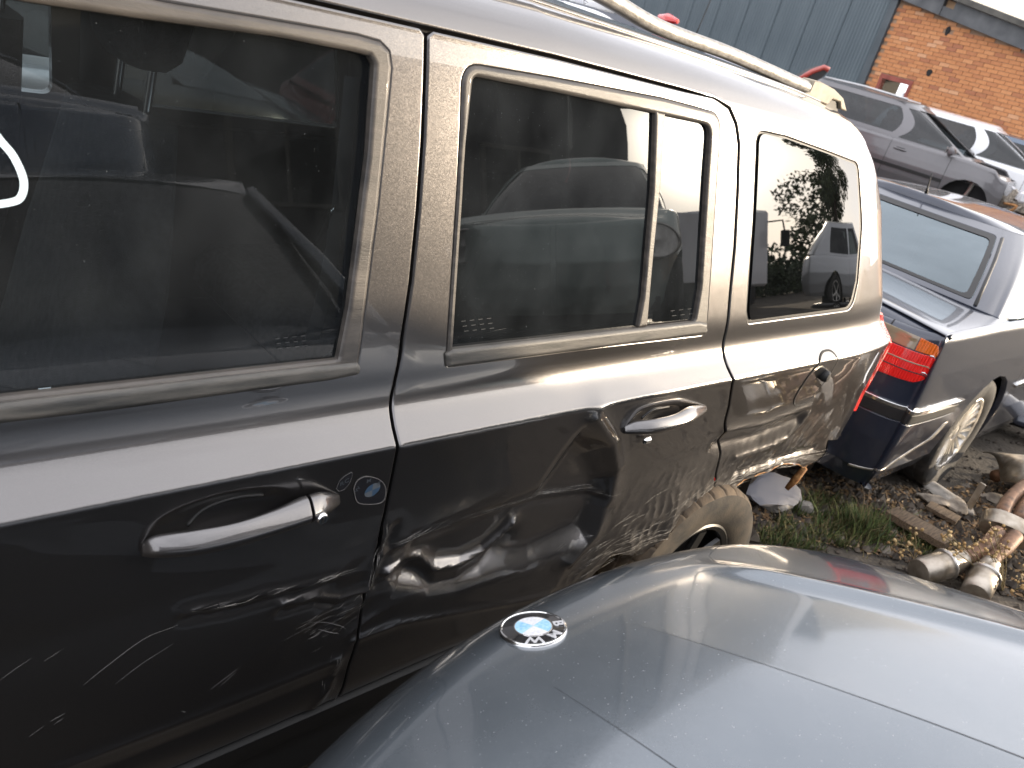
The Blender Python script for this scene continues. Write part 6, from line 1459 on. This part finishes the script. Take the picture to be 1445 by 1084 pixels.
# litter: gravel, twigs, dead leaves (too many to count)
def scatter(n, poly, seed):
    r_ = np.random.default_rng(seed); poly = np.array(poly); out = []
    while len(out) < n:
        q = r_.uniform(poly.min(0), poly.max(0), (n, 2)); q = q[inside(poly, q)]; out += list(q)
    return np.array(out[:n]), r_
area_px = [(1055, 690), (1150, 660), (1290, 690), (1345, 690), (1445, 660), (1500, 850), (1445, 850), (1300, 800), (1150, 765), (1060, 760)]
area = np.array([G3(px, py, 0)[:2] for px, py in area_px])
Q, r_ = scatter(5200, area, 3); Q2 = np.stack([r_.normal(4.2, 2.2, 4200), r_.normal(-.6, 1.5, 4200)], 1); Q = np.vstack([Q, Q2]); V, F = [], []
for (x, y) in Q:
    s_ = r_.gamma(2.0, .0042) + .003; b = len(V); c = np.array([x, y, gz(x, y) + s_ * .35]); P = [c + s_ * np.array(d) * r_.uniform(.6, 1.2) for d in ((1, 0, 0), (0, 1, 0), (-1, 0, 0), (0, -1, 0), (0, 0, .9), (0, 0, -.8))]; V += P; F += [tuple(b + i for i in f) for f in ((0, 1, 4), (1, 2, 4), (2, 3, 4), (3, 0, 4), (1, 0, 5), (2, 1, 5), (3, 2, 5), (0, 3, 5))]
def island_mat(nm, cols):
    mt = mat(nm, (.2, .2, .2), .9); t, b_, L_ = nodes(mt); g_ = t.nodes.new('ShaderNodeNewGeometry'); rp = t.nodes.new('ShaderNodeValToRGB'); e = rp.color_ramp.elements; e[0].color = (*cols[0], 1); e[1].color = (*cols[-1], 1)
    for i, c in enumerate(cols[1:-1]): q = e.new((i + 1) / (len(cols) - 1)); q.color = (*c, 1)
    L_(g_.outputs['Random Per Island'], rp.inputs[0]); L_(rp.outputs[0], b_.inputs['Base Color']); return mt
M['gravel'] = island_mat('gravel', [(.028, .023, .019), (.055, .044, .034), (.09, .073, .056), (.045, .037, .029), (.20, .175, .145)])
mesh_obj('gravel', V, F, M['gravel'], None, False)['kind'] = 'stuff'
Q, r_ = scatter(5200, area, 5); V, F = [], []
for (x, y) in Q:
    a = r_.uniform(0, 6.28); s_ = r_.uniform(.006, .026); d = np.array([math.cos(a), math.sin(a), r_.normal(0, .3)]); e_ = np.array([-d[1], d[0], r_.normal(0, .5)]) * r_.uniform(.15, .5); c = np.array([x, y, gz(x, y) + .006 + s_ * .3 * r_.random()]); b = len(V); V += [c - d * s_, c + e_ * s_, c + d * s_, c - e_ * s_]; F.append((b, b + 1, b + 2, b + 3))
M['litter'] = island_mat('dead_leaves', [(.09, .05, .022), (.17, .10, .045), (.26, .17, .085), (.12, .07, .035), (.36, .27, .16)])
mesh_obj('dead_leaves', V, F, M['litter'], None, False)['kind'] = 'stuff'
# grass: patchy blades and mossy mats, brightest in one tuft
M['grass'] = island_mat('grass_blades', [(.016, .030, .008), (.032, .056, .012), (.060, .088, .018), (.10, .115, .03), (.075, .052, .022), (.17, .14, .06)])
gp = np.array([G3(px, py, 0)[:2] for px, py in [(1062, 735), (1110, 715), (1150, 700), (1230, 712), (1260, 728), (1330, 775), (1345, 800), (1310, 812), (1200, 785), (1075, 770)]])
Q, r_ = scatter(15000, gp, 7); nz_ = wob(Q[:, 0], Q[:, 1], 9, 31) + .6 * wob(Q[:, 0], Q[:, 1], 24, 32); Q = Q[nz_ > -.05]; V, F = [], []
def blade(x, y, h, lean, w):
    a = r_.uniform(0, 6.28); d = np.array([math.cos(a), math.sin(a), 0]) * lean; s_ = np.array([-math.sin(a), math.cos(a), 0]) * w; c = np.array([x, y, gz(x, y) - .002]); b = len(V); m_ = c + d * .35 + np.array([0, 0, h * .6]); e_ = c + d + np.array([0, 0, h]); V.extend([c - s_, c + s_, m_ + s_ * .8, m_ - s_ * .8, e_]); F.extend([(b, b + 1, b + 2, b + 3), (b + 3, b + 2, b + 4)])
for (x, y) in Q: h = r_.gamma(1.7, .013) + .005; blade(x, y, h, h * r_.uniform(.2, 1.1), .0014 + h * .012)
tc_ = G3(1212, 752, 0)
for k in range(1000): q = r_.normal(0, 1, 2) * (.085, .06); h = r_.uniform(.04, .15) * math.exp(-(q @ q) * 30); blade(tc_[0] + q[0], tc_[1] + q[1], h, h * r_.uniform(.2, .9), .0026)
mesh_obj('grass', V, F, M['grass'], None, False)['kind'] = 'stuff'
# single plants
st_ = thing('dry_grass_stalk', 'single tall dry grass stalk standing in the brightest grass tuft', 'plant', tuple(G3(1212, 735, 0))); A = G3(1212, 738, 0)
for k, (dx, dy, dz) in enumerate(((-.03, .10, .22), (.05, .04, .15), (.02, .12, .12))):
    V, F = tube(catmull([A, A + np.array([dx * .4, dy * .3, dz * .6]), A + np.array([dx, dy, dz])], 8), [.004, .004, .0035, .003, .003, .0025, .002, .0015], 6); o = mesh_obj('stalk', V, F, M['litter_tan'] if 'litter_tan' in M else M['wood']); o.parent = st_; o.matrix_parent_inverse = Matrix.Translation(-st_.location)
M['seed'] = island_mat('dried_flower_heads', [(.26, .15, .055), (.42, .28, .12), (.56, .42, .22)])
M['stem'] = mat('dried_stem', (.16, .12, .05), .8)
def dried(label, root_px, heads, seed, spread):
    r2_ = np.random.default_rng(seed); A = G3(*root_px, 0); t = thing('dried_flower', label, 'plant', tuple(A)); V, F, SV, SF = [], [], [], []
    import bmesh
    for (px, py, h) in heads:
        C = G3(px, py, h); tv, tf = tube(catmull([A, (A + C) / 2 + (0, 0, .02), C], 7), .0022, 5, False); b = len(SV); SV += list(tv); SF += [tuple(i + b for i in f) for f in tf]
        for k in range(r2_.integers(3, 6)):
            c = C + r2_.normal(0, spread, 3); s_ = r2_.uniform(.004, .009); tv, tf = tube([C - (0, 0, .02), c], .0011, 4, False); b = len(SV); SV += list(tv); SF += [tuple(i + b for i in f) for f in tf]
            bmx = bmesh.new(); bmesh.ops.create_icosphere(bmx, subdivisions=1, radius=s_); b = len(V); V += [np.array(v.co) * (1, 1, 1.15) + c for v in bmx.verts]; F += [tuple(v.index + b for v in f.verts) for f in bmx.faces]; bmx.free()
    for nm, v_, f_, m_ in (('stem', SV, SF, M['stem']), ('seed_heads', V, F, M['seed'])): o = mesh_obj(nm, v_, f_, m_); o.parent = t; o.matrix_parent_inverse = Matrix.Translation(-t.location); o['kind'] = 'stuff'
dried('golden dried flower heads leaning over the plank end and pipes', (1395, 830), [(1337, 752, .20), (1345, 764, .2), (1357, 768, .2), (1368, 770, .2), (1377, 762, .2), (1350, 780, .18), (1333, 757, .2)], 1, .016)
dried('golden dried flower heads in front of the rusty downpipes', (1415, 838), [(1403, 752, .22), (1398, 764, .2), (1392, 775, .2), (1410, 770, .2), (1400, 782, .18), (1418, 778, .19), (1405, 745, .22)], 2, .017)
dried('small dried flower tuft at the right edge under the pipes', (1450, 850), [(1440, 815, .14), (1447, 800, .15), (1438, 826, .12)], 3, .014)
dried('pale dead flower heads in the grass below the plank', (1290, 790), [(1290, 752, .08), (1285, 765, .07), (1298, 775, .07), (1262, 765, .07), (1270, 775, .06)], 4, .014)
